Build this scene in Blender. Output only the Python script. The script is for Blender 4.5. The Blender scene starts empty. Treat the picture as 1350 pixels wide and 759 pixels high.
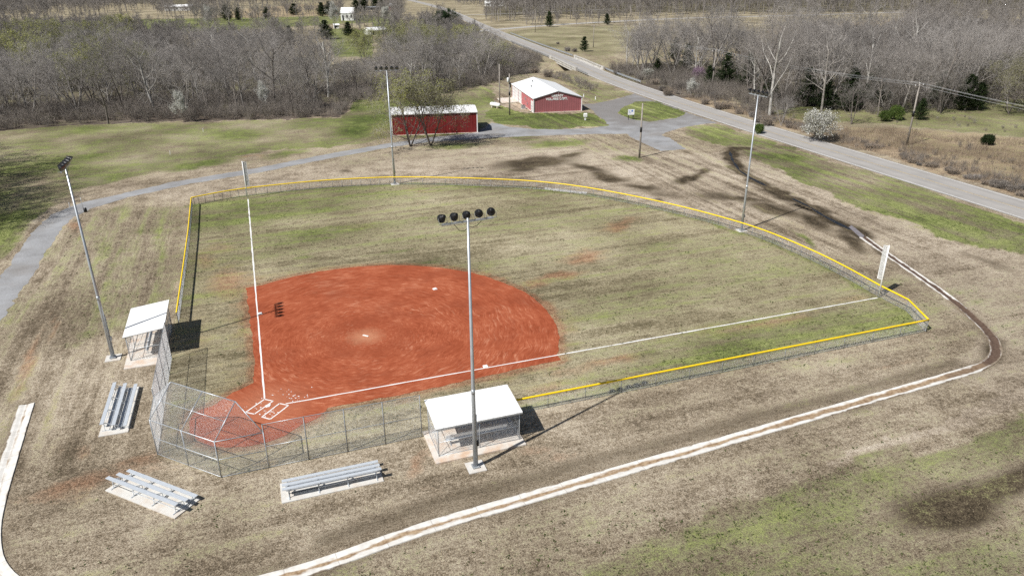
import bpy, math, random
import numpy as np
from mathutils import Vector, Matrix

R = math.radians
rnd = random.Random(11)
nrng = np.random.default_rng(5)
scene = bpy.context.scene
COL = scene.collection

# ------------------------------------------------------------------ camera model (solved from the diamond, poles and foul lines)
CAM = dict(x=1.99855, y=-53.00873, z=31.35495, yaw=0.338234, pit=0.4065526, rol=0.0064908, f=965.92)
PW, PH = 1350.0, 759.0
_cy, _sy = math.cos(CAM['yaw']), math.sin(CAM['yaw'])
_cp, _sp = math.cos(CAM['pit']), math.sin(CAM['pit'])
FW = np.array([_sy*_cp, _cy*_cp, -_sp])
_R0 = np.array([_cy, -_sy, 0.0]); _D0 = np.cross(FW, _R0)
_cr, _sr = math.cos(CAM['rol']), math.sin(CAM['rol'])
RT = _cr*_R0 + _sr*_D0
DN = -_sr*_R0 + _cr*_D0
CP = np.array([CAM['x'], CAM['y'], CAM['z']])

def g(u, v, z=0.0):
    """survey: where the sight line of a photo point meets the level z"""
    d = FW + RT*(u-PW/2)/CAM['f'] + DN*(v-PH/2)/CAM['f']
    t = (z-CP[2])/d[2]
    p = CP + t*d
    return (float(p[0]), float(p[1]))

def proj(X, Y, Z=0.0):
    dx, dy, dz = X-CP[0], Y-CP[1], Z-CP[2]
    w = dx*FW[0]+dy*FW[1]+dz*FW[2]
    ok = w > 2.0
    w = np.where(ok, w, 1.0)
    u = PW/2 + CAM['f']*(dx*RT[0]+dy*RT[1]+dz*RT[2])/w
    v = PH/2 + CAM['f']*(dx*DN[0]+dy*DN[1]+dz*DN[2])/w
    return np.where(ok, u, -9e4), np.where(ok, v, 9e4)

# ------------------------------------------------------------------ numpy noise
_perm = np.random.default_rng(3).random((256, 256))
def vnoise(x, y):
    xi = np.floor(x).astype(np.int64); yi = np.floor(y).astype(np.int64)
    fx = x-xi; fy = y-yi
    fx = fx*fx*(3-2*fx); fy = fy*fy*(3-2*fy)
    a = _perm[xi & 255, yi & 255]; b = _perm[(xi+1) & 255, yi & 255]
    c = _perm[xi & 255, (yi+1) & 255]; d = _perm[(xi+1) & 255, (yi+1) & 255]
    return (a*(1-fx)+b*fx)*(1-fy)+(c*(1-fx)+d*fx)*fy
def fbm(x, y, s, o=4):
    v = 0; a = 0.5; t = 0
    for i in range(o):
        v = v + a*vnoise(x*s+17.3*i, y*s-9.1*i); t += a; a *= 0.5; s *= 2.03
    return v/t

def inpoly(u, v, poly):
    ins = np.zeros(np.shape(u), bool)
    n = len(poly); j = n-1
    for i in range(n):
        xi, yi = poly[i]; xj, yj = poly[j]
        c = ((yi > v) != (yj > v))
        if yj != yi:
            ins ^= c & (u < (xj-xi)*(v-yi)/(yj-yi)+xi)
        j = i
    return ins

# ------------------------------------------------------------------ terrain height: level, a creek bed under the bridge, hills far behind
CREEK = [(-260, 190), (-60, 178), (30, 186), (70, 196), (116, 204), (150, 214), (230, 250), (420, 250), (800, 300)]
def seg_dist(x, y, pts):
    best = np.full(np.shape(x), 1e9)
    for (ax, ay), (bx, by) in zip(pts[:-1], pts[1:]):
        dx, dy = bx-ax, by-ay
        t = np.clip(((x-ax)*dx+(y-ay)*dy)/(dx*dx+dy*dy), 0, 1)
        best = np.minimum(best, np.hypot(x-ax-t*dx, y-ay-t*dy))
    return best
def gz(x, y):
    x = np.asarray(x, float); y = np.asarray(y, float)
    d = seg_dist(x, y, CREEK)
    h = -3.0*np.clip((15-d)/9.0, 0, 1)**1.5
    dist = np.hypot(x-2, y+53)
    h = h + np.clip(dist-1150, 0, 3000)*0.045
    return h
def gz1(x, y): return float(gz(np.array([x]), np.array([y]))[0])

# ------------------------------------------------------------------ mesh builder
class MB:
    def __init__(s): s.v = []; s.f = []; s.uv = None
    def add(s, vs, fs):
        o = len(s.v); s.v.extend([tuple(p) for p in vs]); s.f.extend([tuple(i+o for i in f) for f in fs])
    def box(s, c, size, rz=0.0, m=None):
        sx, sy, sz = [q/2 for q in size]
        cs, sn = math.cos(rz), math.sin(rz)
        vs = []
        for dz in (-sz, sz):
            for dx, dy in ((-sx, -sy), (sx, -sy), (sx, sy), (-sx, sy)):
                vs.append((c[0]+dx*cs-dy*sn, c[1]+dx*sn+dy*cs, c[2]+dz))
        s.add(vs, [(3, 2, 1, 0), (4, 5, 6, 7), (0, 1, 5, 4), (1, 2, 6, 5), (2, 3, 7, 6), (3, 0, 4, 7)])
    def bar(s, a, b, w, h=None):
        """square bar between two points"""
        h = h or w
        a = Vector(a); b = Vector(b); d = (b-a).normalized()
        up = Vector((0, 0, 1)) if abs(d.z) < .95 else Vector((1, 0, 0))
        x = d.cross(up).normalized(); y = x.cross(d).normalized()
        vs = []
        for p in (a, b):
            for i, j in ((-1, -1), (1, -1), (1, 1), (-1, 1)):
                vs.append(p+x*(i*w/2)+y*(j*h/2))
        s.add(vs, [(3, 2, 1, 0), (4, 5, 6, 7), (0, 1, 5, 4), (1, 2, 6, 5), (2, 3, 7, 6), (3, 0, 4, 7)])
    def tube(s, pts, rads, n=8, cap=True):
        pts = [Vector(p) for p in pts]
        if not hasattr(rads, '__len__'): rads = [rads]*len(pts)
        rings = []
        ref = None
        for i, p in enumerate(pts):
            d = (pts[min(i+1, len(pts)-1)]-pts[max(i-1, 0)]).normalized()
            if ref is None:
                up = Vector((0, 0, 1)) if abs(d.z) < .9 else Vector((1, 0, 0))
                ref = d.cross(up).normalized()
            ref = (ref-d*ref.dot(d)).normalized()
            y = d.cross(ref)
            rings.append([p+(ref*math.cos(2*math.pi*k/n)+y*math.sin(2*math.pi*k/n))*rads[i] for k in range(n)])
        vs = [q for r in rings for q in r]
        fs = []
        for i in range(len(pts)-1):
            for k in range(n):
                k2 = (k+1) % n
                fs.append((i*n+k, i*n+k2, (i+1)*n+k2, (i+1)*n+k))
        if cap:
            fs.append(tuple(range(n-1, -1, -1))); fs.append(tuple((len(pts)-1)*n+k for k in range(n)))
        s.add(vs, fs)
    def lathe(s, prof, n=14, mat=None, cap=True):
        """profile of (r, z), around z; mat places it"""
        mat = mat or Matrix.Identity(4)
        vs = []
        for r, z in prof:
            for k in range(n):
                a = 2*math.pi*k/n
                vs.append(mat @ Vector((r*math.cos(a), r*math.sin(a), z)))
        fs = []
        for i in range(len(prof)-1):
            for k in range(n):
                k2 = (k+1) % n
                fs.append((i*n+k, i*n+k2, (i+1)*n+k2, (i+1)*n+k))
        if cap:
            fs.append(tuple(range(n-1, -1, -1))); fs.append(tuple((len(prof)-1)*n+k for k in range(n)))
        s.add(vs, fs)
    def prism(s, poly, z0, z1):
        n = len(poly)
        vs = [(x, y, z0) for x, y in poly]+[(x, y, z1) for x, y in poly]
        fs = [tuple(range(n-1, -1, -1)), tuple(range(n, 2*n))]
        for i in range(n): fs.append((i, (i+1) % n, n+(i+1) % n, n+i))
        s.add(vs, fs)
    def build(s, name, m, parent=None, smooth=False):
        me = bpy.data.meshes.new(name)
        me.from_pydata(s.v, [], s.f); me.update()
        if m: me.materials.append(m)
        if smooth: me.polygons.foreach_set('use_smooth', [True]*len(me.polygons))
        o = bpy.data.objects.new(name, me); COL.objects.link(o)
        if parent: o.parent = parent
        return o

def fast_mesh(name, verts, quads, m, parent=None, tris=False):
    k = 3 if tris else 4
    me = bpy.data.meshes.new(name)
    verts = np.asarray(verts, np.float32); quads = np.asarray(quads, np.int32)
    me.vertices.add(len(verts)); me.vertices.foreach_set('co', verts.ravel())
    me.loops.add(len(quads)*k); me.loops.foreach_set('vertex_index', quads.ravel())
    me.polygons.add(len(quads)); me.polygons.foreach_set('loop_start', np.arange(0, len(quads)*k, k, dtype=np.int32))
    me.update(calc_edges=True); me.validate()
    if m: me.materials.append(m)
    o = bpy.data.objects.new(name, me); COL.objects.link(o)
    if parent: o.parent = parent
    return o

def tag(o, label=None, cat=None, group=None, kind=None):
    if label: o['label'] = label
    if cat: o['category'] = cat
    if group: o['group'] = group
    if kind: o['kind'] = kind
    return o
def empty(name, loc=(0, 0, 0), rz=0.0):
    o = bpy.data.objects.new(name, None); COL.objects.link(o)
    o.empty_display_size = .3
    o.location = loc; o.rotation_euler = (0, 0, rz)
    return o
KIDS = {}
def kids(o):
    return [c for c in o.children]
def copy_tree(o, parent=None):
    c = o.copy(); COL.objects.link(c); c.parent = parent
    if parent is not None: c.matrix_parent_inverse = o.matrix_parent_inverse.copy()
    for ch in kids(o): copy_tree(ch, c)
    return c

# ------------------------------------------------------------------ materials
class NT:
    def __init__(s, name):
        s.m = bpy.data.materials.new(name); s.m.use_nodes = True
        s.t = s.m.node_tree; s.t.nodes.clear()
        s.out = s.t.nodes.new('ShaderNodeOutputMaterial')
        s.b = s.t.nodes.new('ShaderNodeBsdfPrincipled')
        s.t.links.new(s.b.outputs[0], s.out.inputs[0])
        s._co = None
    def n(s, typ, **kw):
        nd = s.t.nodes.new(typ)
        for k, v in kw.items(): setattr(nd, k, v)
        return nd
    def put(s, sock, v):
        if v is None: return
        if hasattr(v, 'is_output') or hasattr(v, 'node'): s.t.links.new(v, sock)
        else:
            if sock.type == 'RGBA' and len(v) == 3: v = (*v, 1)
            sock.default_value = v
    def coord(s, kind='Object'):
        if s._co is None: s._co = s.n('ShaderNodeTexCoord')
        return s._co.outputs[kind]
    def mapping(s, vec, scale=(1, 1, 1), rot=(0, 0, 0), loc=(0, 0, 0)):
        nd = s.n('ShaderNodeMapping'); s.put(nd.inputs['Vector'], vec)
        nd.inputs['Scale'].default_value = scale; nd.inputs['Rotation'].default_value = rot; nd.inputs['Location'].default_value = loc
        return nd.outputs[0]
    def noise(s, scale, detail=3, rough=.55, vec=None, dist=0.0, col=False):
        nd = s.n('ShaderNodeTexNoise'); s.put(nd.inputs['Vector'], vec or s.coord())
        nd.inputs['Scale'].default_value = scale; nd.inputs['Detail'].default_value = detail
        nd.inputs['Roughness'].default_value = rough; nd.inputs['Distortion'].default_value = dist
        return nd.outputs['Color' if col else 'Fac']
    def ramp(s, fac, stops, interp='LINEAR'):
        nd = s.n('ShaderNodeValToRGB'); s.put(nd.inputs[0], fac)
        cr = nd.color_ramp; cr.interpolation = interp
        while len(cr.elements) < len(stops): cr.elements.new(0.5)
        for e, (p, c) in zip(cr.elements, stops):
            e.position = p
            e.color = (c, c, c, 1) if not hasattr(c, '__len__') else (*c, 1)
        return nd.outputs[0]
    def mix(s, fac, a, b, mode='MIX'):
        nd = s.n('ShaderNodeMix', data_type='RGBA', blend_type=mode)
        s.put(nd.inputs[0], fac); s.put(nd.inputs[6], a); s.put(nd.inputs[7], b)
        return nd.outputs[2]
    def math(s, op, a, b=None, clamp=False):
        nd = s.n('ShaderNodeMath', operation=op); nd.use_clamp = clamp
        s.put(nd.inputs[0], a); s.put(nd.inputs[1], b)
        return nd.outputs[0]
    def attr(s, name):
        nd = s.n('ShaderNodeAttribute'); nd.attribute_name = name
        sp = s.n('ShaderNodeSeparateColor'); s.put(sp.inputs[0], nd.outputs['Color'])
        return sp.outputs
    def bump(s, h, strength=.3, dist=.05):
        nd = s.n('ShaderNodeBump'); nd.inputs['Strength'].default_value = strength; nd.inputs['Distance'].default_value = dist
        s.put(nd.inputs['Height'], h); s.put(s.b.inputs['Normal'], nd.outputs[0])
    def fin(s, col, rough=.8, metal=0.0, spec=.3):
        s.put(s.b.inputs['Base Color'], col); s.put(s.b.inputs['Roughness'], rough); s.put(s.b.inputs['Metallic'], metal)
        s.put(s.b.inputs['Specular IOR Level'], spec)
        return s.m

def plain(name, c, rough=.6, metal=0.0, var=.15, scale=3.0, bump=0.0, spec=.3, rand=0.0):
    t = NT(name)
    n1 = t.noise(scale, 4)
    lo = tuple(q*(1-var) for q in c); hi = tuple(min(1, q*(1+var)) for q in c)
    col = t.ramp(n1, [(.3, lo), (.7, hi)])
    if rand:
        oi = t.n('ShaderNodeObjectInfo')
        col = t.mix(1.0, col, t.ramp(oi.outputs['Random'], [(0, 1-rand), (1, 1+rand*.6)]), 'MULTIPLY')
    if bump: t.bump(t.noise(scale*6, 4), bump, .02)
    return t.fin(col, rough, metal, spec)

M = {}
M['galv'] = plain('galvanised_steel', (.44, .47, .50), .36, .45, .12, 2)
M['post'] = plain('dull_fence_steel', (.27, .28, .29), .55, .3, .15, 2)
M['wire_sunlit'] = plain('sunlit_white_wire', (.78, .78, .77), .5, 0, .05, 2)  # whiter copy of the mesh wire, its sunlit glare put into the colour
M['wire'] = plain('galvanised_wire', (.68, .69, .70), .45, .25, .1, 2)
M['alu'] = plain('brushed_aluminium', (.70, .74, .78), .35, .35, .06, 5)
M['dark_alu'] = plain('dull_aluminium', (.50, .53, .57), .45, .4, .1, 5)
M['yellow'] = plain('yellow_fence_cap', (.86, .60, .015), .42, 0, .05, 3)
M['black'] = plain('black_painted_metal', (.012, .012, .013), .4, 0, .2, 4)
M['lens'] = plain('lamp_glass', (.08, .085, .09), .08, 0, .05, 2, spec=.6)
M['white_metal'] = plain('white_painted_metal', (.80, .80, .79), .5, 0, .04, 1.5)
M['white_paint'] = plain('white_paint', (.78, .78, .76), .6, 0, .05, 2)
M['rubber'] = plain('white_rubber', (.80, .80, .78), .6, 0, .08, 8)
M['wood_pole'] = plain('weathered_pole_wood', (.30, .27, .24), .85, 0, .25, 2, .2)
M['blue'] = plain('blue_painted_metal', (.10, .22, .55), .5, 0, .1, 3)
M['grey_box'] = plain('grey_equipment_metal', (.33, .34, .35), .5, .3, .1, 3)
M['dark_hole'] = plain('dark_steel', (.03, .03, .032), .6, 0, .2, 3)

def concrete(name, c, stain=None, amt=.5, sc=.6):
    t = NT(name)
    base = t.ramp(t.noise(2.5, 6, .65), [(.25, tuple(q*.86 for q in c)), (.7, c)])
    base = t.mix(t.math('MULTIPLY', t.ramp(t.noise(30, 3), [(.5, 0), (.75, 1)]), .25), base, tuple(q*.7 for q in c))
    if stain:
        base = t.mix(t.math('MULTIPLY', t.ramp(t.noise(sc, 5, .6), [(.46, 0), (.68, 1)]), amt), base, stain)
    t.bump(t.noise(40, 3), .15, .01)
    return t.fin(base, .85)
M['concrete'] = concrete('pale_concrete', (.66, .645, .61), (.50, .36, .24), .35, .9)
M['slab'] = concrete('stained_concrete', (.68, .63, .57), (.55, .34, .20), .7, .8)
M['bridge'] = concrete('weathered_concrete', (.56, .54, .50), (.25, .23, .20), .6, .35)

def siding(name, c, axis_scale, var=.12):
    """ribbed metal sheet: vertical ribs every 30 cm in the bump, slight weathering"""
    t = NT(name)
    uv = t.n('ShaderNodeUVMap')
    w = t.n('ShaderNodeTexWave', wave_type='BANDS', bands_direction='X', wave_profile='SIN')
    t.put(w.inputs['Vector'], uv.outputs[0]); w.inputs['Scale'].default_value = axis_scale
    w.inputs['Distortion'].default_value = 0
    rib = t.ramp(w.outputs['Fac'], [(.72, 0), (.9, 1)])
    n = t.noise(.7, 5, .6)
    col = t.ramp(n, [(.3, tuple(q*(1-var) for q in c)), (.7, tuple(min(1, q*(1+var)) for q in c))])
    streak = t.noise(1.0, 4, .6, t.mapping(uv.outputs[0], (3, .15, 1)))
    col = t.mix(t.math('MULTIPLY', t.ramp(streak, [(.45, 0), (.75, 1)]), .35), col, tuple(min(1, q*.8+.06) for q in c))
    t.bump(rib, .6, .03)
    return t.fin(col, .45, 0, .35)
M['red_deep'] = siding('deep_red_siding', (.175, .016, .016), .55)
M['red_faded'] = siding('faded_red_siding', (.33, .115, .125), .55, .10)
M['red_sunlit'] = siding('sunlit_red_siding', (.50, .15, .165), .55, .10)  # lighter copy of the front red, sunlit look of the side walls painted in
M['white_roof'] = siding('white_metal_roofing', (.84, .84, .83), .35, .03)
M['white_door'] = siding('white_door_panels', (.76, .76, .75), .2, .04)

# ================================================================== GROUND
def axis(lo, a, b, hi, fine, g0, gmax):
    xs = list(np.arange(a, b+1e-6, fine))
    d = fine; x = xs[-1]
    while x < hi:
        d = min(d*g0, gmax if x-b < 900 else 80); x += d; xs.append(x)
    d = fine; x = xs[0]; pre = []
    while x > lo:
        d = min(d*g0, gmax if a-x < 450 else 80); x -= d; pre.append(x)
    return np.array(pre[::-1]+xs)
gx = axis(-1800, -62, 122, 2600, .55, 1.04, 5.0)
gy = axis(-400, -32, 142, 3000, .55, 1.04, 5.0)
GX, GY = np.meshgrid(gx, gy)
X, Y = GX.ravel(), GY.ravel()
Z = gz(X, Y)
U0, V0 = proj(X, Y, 0.0)
near = 1/np.clip((np.hypot(X-2, Y+53))/60, .4, 20)
wu = (fbm(X, Y, .18, 4)-.5)*34*near+(fbm(X+90, Y, .8, 3)-.5)*14*near
wv = (fbm(X, Y+70, .18, 4)-.5)*20*near+(fbm(X, Y+200, .8, 3)-.5)*8*near
U, V = U0+wu, V0+wv
big = fbm(X, Y, .035, 4); mid = fbm(X+40, Y-30, .12, 4); fin = fbm(X, Y, .5, 3)
mk = {k: np.zeros(len(X)) for k in 'G D C T L H SX SY OF'.split()}
def P(ch, poly, a, hard=False):
    i = inpoly(U0 if hard else U, V0 if hard else V, poly); mk[ch][i] = np.maximum(mk[ch][i], a)
def PS(ch, poly, a, hard=False):
    i = inpoly(U0 if hard else U, V0 if hard else V, poly); mk[ch][i] = a
def Bl(ch, cu, cv, ru, rv, a, ang=0.0):
    c, s = math.cos(R(ang)), math.sin(R(ang))
    du, dv = U-cu, V-cv
    q = ((du*c+dv*s)/ru)**2+((-du*s+dv*c)/rv)**2
    mk[ch] = np.maximum(mk[ch], a*np.exp(-q*1.1))
def LN(ch, pts, w, a):
    """soft band along a world polyline"""
    d = seg_dist(X+(fin-.5)*w*1.4+(mid-.5)*w, Y+(mid-.5)*w, pts)
    mk[ch] = np.maximum(mk[ch], a*np.exp(-(d/w)**2))

FENCE = [g(237, 425), (-7.4, 30), (-7.5, 45), (-7.8, 60.9), g(300, 262), g(340, 256.5), g(420, 248.2), g(470, 245.2), g(520, 243.2), g(580, 243.8), g(640, 245.5),
         g(700, 248.3), g(760, 255), g(820, 266), g(880, 279), g(940, 294.5), g(1000, 313), g(1050, 334), g(1100, 358), g(1157, 390.5), (61.2, -3.5), (59.3, -7.7), (40, -7.65), (17.6, -7.6)]
ROADC = [(103.2, -420), (103.1, -60), (103.2, 0), (103.9, 25), (104.6, 50), (105.4, 85), (107.6, 120), (111.0, 160), (116.6, 195), (121.2, 220), (128.5, 280), (138.5, 350), (152, 440),
         (167.5, 530), (193.2, 697), (212, 930), (240, 1250)]
def chaikin(p, n=3, closed=False):
    for _ in range(n):
        q = [p[0]]
        for a, b in zip(p[:-1], p[1:]):
            q += [(a[0]*.75+b[0]*.25, a[1]*.75+b[1]*.25), (a[0]*.25+b[0]*.75, a[1]*.25+b[1]*.75)]
        p = q+[p[-1]]
    return p
ROADC = chaikin(ROADC, 2)
CHAN_N = [g(*q) for q in [(437, 727.8), (565, 686), (680, 655), (772, 629.5), (921, 587.5), (1015, 561), (1085, 541), (1180, 514), (1277, 486.8)]]
CH = [(-17.9, 7.0), (-17.4, 0), (-16.85, -7.0), (-16.3, -10.0), (-15.4, -12.6), (-13.6, -15.0), (-10.5, -17.3), (-5, -18.6), (1, -18.9)]
_cp_ = np.array([g(*q) for q in [(480, 720), (560, 693), (680, 661), (772, 638), (921, 591), (1015, 563.5), (1085, 544), (1180, 516.5), (1277, 489.5)]])
_pf = np.polyfit(_cp_[:, 0], _cp_[:, 1], 2)
CH += [(float(x_), float(np.polyval(_pf, x_))) for x_ in np.linspace(8, 56.5, 9)]
CH += [g(*q) for q in [(1300, 481), (1314, 468), (1312, 452), (1303, 438), (1280, 416), (1250, 391), (1214, 366), (1175, 339), (1138, 313)]]
CHAN = chaikin(CH, 2)
DITCH = [g(*q) for q in [(1138, 313), (1112, 297), (1085, 282), (1060, 268), (1030, 256), (1000, 241), (975, 226), (963, 208), (966, 196), (985, 197)]]

arc = []
for d in np.linspace(-31, 117.5, 44):
    rad = 18.35
    arc.append((9.2+rad*math.cos(R(d)), 9.6+rad*math.sin(R(d))))
arc = [(x, y) for x, y in arc]
home = [(3.2*0-1.0+4.6*math.cos(R(d)), -.4+4.6*math.sin(R(d))) for d in np.linspace(150, 330, 18)]
skin_pts = [(24.9, -.9)]+arc+[(-.95, 25.7), (-.75, 17), (-.6, 9), (-.75, 4.3), (-2.4, 3.3), (-4.0, 1.6)]+home[1:-1]+[(3.6, -3.0), (4.6, -1.7), (7, -1.75), (12, -1.75), (18, -1.3)]
infield_poly = [(-7.6, -4), (-7.6, 61), (22, 66), (54, 38), (61.4, 20), (61.3, -7.7), (17, -7.7), (11, -8.2), (0, -8.2)]
fp = [p for p in FENCE[3:]] + [(11, -8), (-.1, -8.1), (-3.2, -8.1), (-7.5, -4)]
inside = inpoly(X, Y, fp)
view = V0 < 2000
# --- base
mk['G'] += .20+.30*np.clip(big*1.6-.5, 0, 1)+.25*(mid-.5)
mk['OF'][inside] = 1.0
mk['G'][inside] = .57+.8*(fbm(X*.35+5, Y+70, .11, 4)[inside]-.5)+.5*(big[inside]-.5)
mk['SX'][:] = .5; mk['SX'][inside] = 1.0
# far default
far = (Y > 150) | (X > 118) | (X < -70)
mk['G'][far] = .45
# --- greens
lawn = [(-400, 190), (0, 172), (140, 164), (450, 154), (470, 132), (560, 129), (650, 113), (655, 150), (628, 178), (520, 182), (420, 195), (300, 206), (200, 229), (110, 248), (40, 290), (0, 345), (-400, 420)]
mk['G'] = np.where(inpoly(U, V, lawn), .74+.55*(fbm(X+11, Y+5, .05, 4)-.5)+.5*(mid-.5), mk['G'])
Bl('G', 468, 172, 50, 20, .95); Bl('G', 260, 216, 75, 7, .95, -9); Bl('G', 380, 203, 50, 6, .8, -10); Bl('G', 120, 205, 60, 12, .85, -8); Bl('G', 20, 300, 30, 40, .75); Bl('G', 60, 195, 80, 14, .75)
for q in [(330, 168, 60, 9), (250, 180, 50, 8), (180, 170, 40, 6), (120, 238, 55, 12), (190, 217, 50, 9), (160, 250, 30, 8), (560, 140, 60, 7), (390, 165, 40, 8), (600, 135, 40, 6)]:
    Bl('T', q[0], q[1], q[2], q[3], .75, -8)
P('G', [(652, 138), (690, 148), (780, 150), (812, 166), (720, 170), (660, 164), (640, 150)], .9)
P('G', [(813, 149), (821, 141), (839, 133), (861, 133), (889, 141), (908, 150), (894, 157), (856, 162), (831, 158)], .9)
Bl('T', 880, 140, 22, 6, .6, 20)
Bl('G', 730, 188, 60, 7, .9, -3); Bl('G', 600, 192, 60, 7, .8); Bl('G', 690, 182, 40, 5, .7); Bl('G', 830, 209, 30, 4.5, .9)
P('G', [(735, 100), (760, 98), (835, 125), (810, 131), (780, 137), (760, 125)], .6)
Bl('H', 745, 105, 22, 10, .7, 30)
verge = [(905, 167), (945, 165), (1040, 194), (1200, 244), (1360, 296), (1360, 337), (1250, 312), (1120, 266), (1030, 226), (960, 193), (900, 178)]
mk['G'] = np.where(inpoly(U, V, verge), np.maximum(mk['G'], .70+.6*(mid-.5)), mk['G'])
P('G', [(1010, 150), (1060, 140), (1360, 132), (1360, 182), (1270, 174), (1170, 163), (1060, 160)], .66)
# left of the left fence and below
for q in [(140, 330, 60, 30, .6, 60), (200, 300, 40, 25, .55, 60), (110, 440, 40, 14, .6, 0), (90, 455, 30, 10, .55, 0), (70, 390, 25, 45, .5, 20), (190, 390, 30, 30, .45, 60), (150, 280, 50, 10, .6, -8)]:
    Bl('G', *q)
Bl('G', 1200, 415, 25, 6, .5); Bl('G', 1060, 315, 25, 5, .9, 35); Bl('G', 1225, 432, 14, 4, .9)
P('G', [(730, 770), (880, 690), (1020, 645), (1110, 605), (1200, 580), (1216, 592), (1150, 650), (1040, 705), (930, 770)], .56)
P('G', [(880, 692), (1020, 647), (1100, 610), (1180, 588), (1120, 625), (980, 690), (900, 712)], .66)
P('G', [(780, 790), (900, 715), (1120, 640), (1360, 545), (1360, 900)], .60); Bl('T', 1330, 735, 60, 20, .7, -15); Bl('T', 1140, 720, 50, 14, .5, -15)
LN('G', FENCE[3:-3], 1.3, .75)
LN('G', FENCE[:5], .8, .5)
# outfield green patches
for q in [(430, 300, 60, 5, .75, -6), (560, 345, 40, 6, .8, -8), (520, 330, 60, 5, .7, -8), (470, 265, 60, 5, .6, -5), (620, 268, 60, 5, .55), (800, 350, 70, 6, .6, -6), (870, 320, 60, 5, .6, -6), (770, 385, 60, 8, .55, -6), (300, 300, 20, 40, .55),
          (850, 470, 60, 6, .75, -11), (880, 480, 30, 5, .8, -10), (1130, 415, 50, 4, .8, -8), (950, 345, 60, 4, .6, -6), (400, 340, 40, 6, .6, -8), (320, 420, 12, 40, .6, -8), (700, 320, 70, 5, .5, -6)]:
    Bl('G', *q)
LN('C', skin_pts+skin_pts[:1], .75, .85)
LN('C', skin_pts+skin_pts[:1], 2.2, .30)
# --- pale bare
P('T', [(110, 262), (330, 232), (520, 196), (640, 194), (830, 196), (900, 203), (960, 198), (1100, 256), (1000, 296), (850, 262), (700, 233), (520, 228), (330, 250), (250, 262)], .62)
P('T', [(1000, 225), (1120, 268), (1250, 314), (1360, 340), (1360, 545), (1250, 490), (1300, 440), (1140, 320), (1060, 280), (1000, 260)], .62)
tr_ = [(1080, 611), (1110, 600), (1230, 557), (1360, 508), (1360, 530), (1200, 578), (1105, 612)]
P('T', tr_, 1.0); PS('G', tr_, .15)
P('T', [(1180, 545), (1360, 480), (1360, 640), (1200, 600)], .25)
P('T', [(800, 690), (1000, 610), (1100, 590), (1010, 650), (880, 693)], .4)
Bl('T', 200, 690, 60, 25, .4, -20); Bl('T', 560, 720, 120, 14, .35, -15)
Bl('T', 170, 210, 60, 4, .7, -10); Bl('T', 250, 222, 40, 3, .9, -6); Bl('T', 640, 150, 20, 12, .7); Bl('T', 665, 140, 14, 4, .6)
# --- mud
for q in [(705, 214, 62, 9, .95, -4), (690, 222, 30, 5, .7, 0), (775, 222, 40, 6, .8, 12), (870, 256, 60, 5, .5, 6), (955, 262, 50, 8, .7, 6), (752, 205, 22, 6, .8, -15), (803, 234, 32, 6, .95, 8), (845, 248, 34, 5, .75, 8), (905, 235, 26, 5, .9, -14), (925, 226, 16, 4, .8, -15), (985, 263, 40, 5, .8, 6), (1025, 277, 50, 9, .95, 10),
          (660, 218, 25, 4, .4), (455, 226, 14, 2.5, .7), (1075, 290, 30, 10, .9, 28), (1125, 318, 30, 9, .85, 38), (1165, 335, 30, 6, .7, 38), (1255, 668, 98, 38, 1.05, -12), (1340, 632, 60, 26, .95, -15), (1190, 685, 60, 22, .5), (1020, 580, 60, 12, .35, -14), (880, 650, 70, 10, .3, -14),
          (1312, 462, 22, 22, .75), (1345, 470, 12, 24, .3), (870, 263, 10, 3, .6), (50, 228, 10, 3, .2), (1300, 345, 60, 5, .5, 22), (90, 262, 25, 5, .5, -20), (360, 236, 40, 3, .4)]:
    Bl('D', *q)
LN('D', DITCH, 1.7, 1.0)
LN('D', CHAN, 1.15, .50)
LN('D', [(p[0], p[1]+1.3) for p in CHAN_N], 1.1, .50)
LN('G', [(p[0], p[1]+1.5) for p in CHAN_N[:3]], 1.0, .34)
LN('D', [(-18, -16), (-3, -18), (20, -15.6), (45, -14)], 1.6, .35)
# --- red clay in the grass
for q in [(300, 372, 34, 26, .55, 0), (268, 345, 20, 22, .4, 0), (290, 325, 30, 10, .35, 0), (822, 296, 38, 6, .55, -8), (776, 338, 30, 7, .7, -10), (735, 362, 40, 7, .75, -10), (700, 375, 25, 8, .6, 0), (460, 300, 60, 6, .25, 0), (545, 250, 40, 5, .35, 0),
          (1010, 425, 90, 6, .45, -10), (800, 478, 60, 7, .6, -8), (745, 490, 40, 8, .5, -8), (720, 510, 40, 8, .45, -10), (40, 478, 7, 48, .55, 18), (72, 430, 6, 30, .4, 15), (96, 300, 10, 10, .6, 0), (115, 640, 95, 13, .55, -12), (75, 655, 50, 14, .4, -8),
          (190, 606, 40, 10, .5, -25), (100, 596, 30, 12, .4, 0), (562, 605, 10, 26, .55, 25), (580, 640, 22, 14, .3, 30), (705, 590, 40, 12, .35, 0), (735, 600, 40, 7, .3, -10), (255, 435, 25, 60, .2, 0), (420, 545, 40, 8, .6, -14), (520, 530, 60, 4, .5, -12), (620, 505, 60, 4, .5, -11),
          (1130, 395, 50, 6, .35, -10), (1190, 390, 20, 6, .4, 30), (330, 370, 30, 8, .4, 0), (345, 610, 40, 8, .3, 0), (1180, 480, 50, 4, .35, -14), (330, 207, 20, 1.5, .5, 0), (290, 555, 20, 30, .5, 0)]:
    Bl('C', *q)
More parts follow.
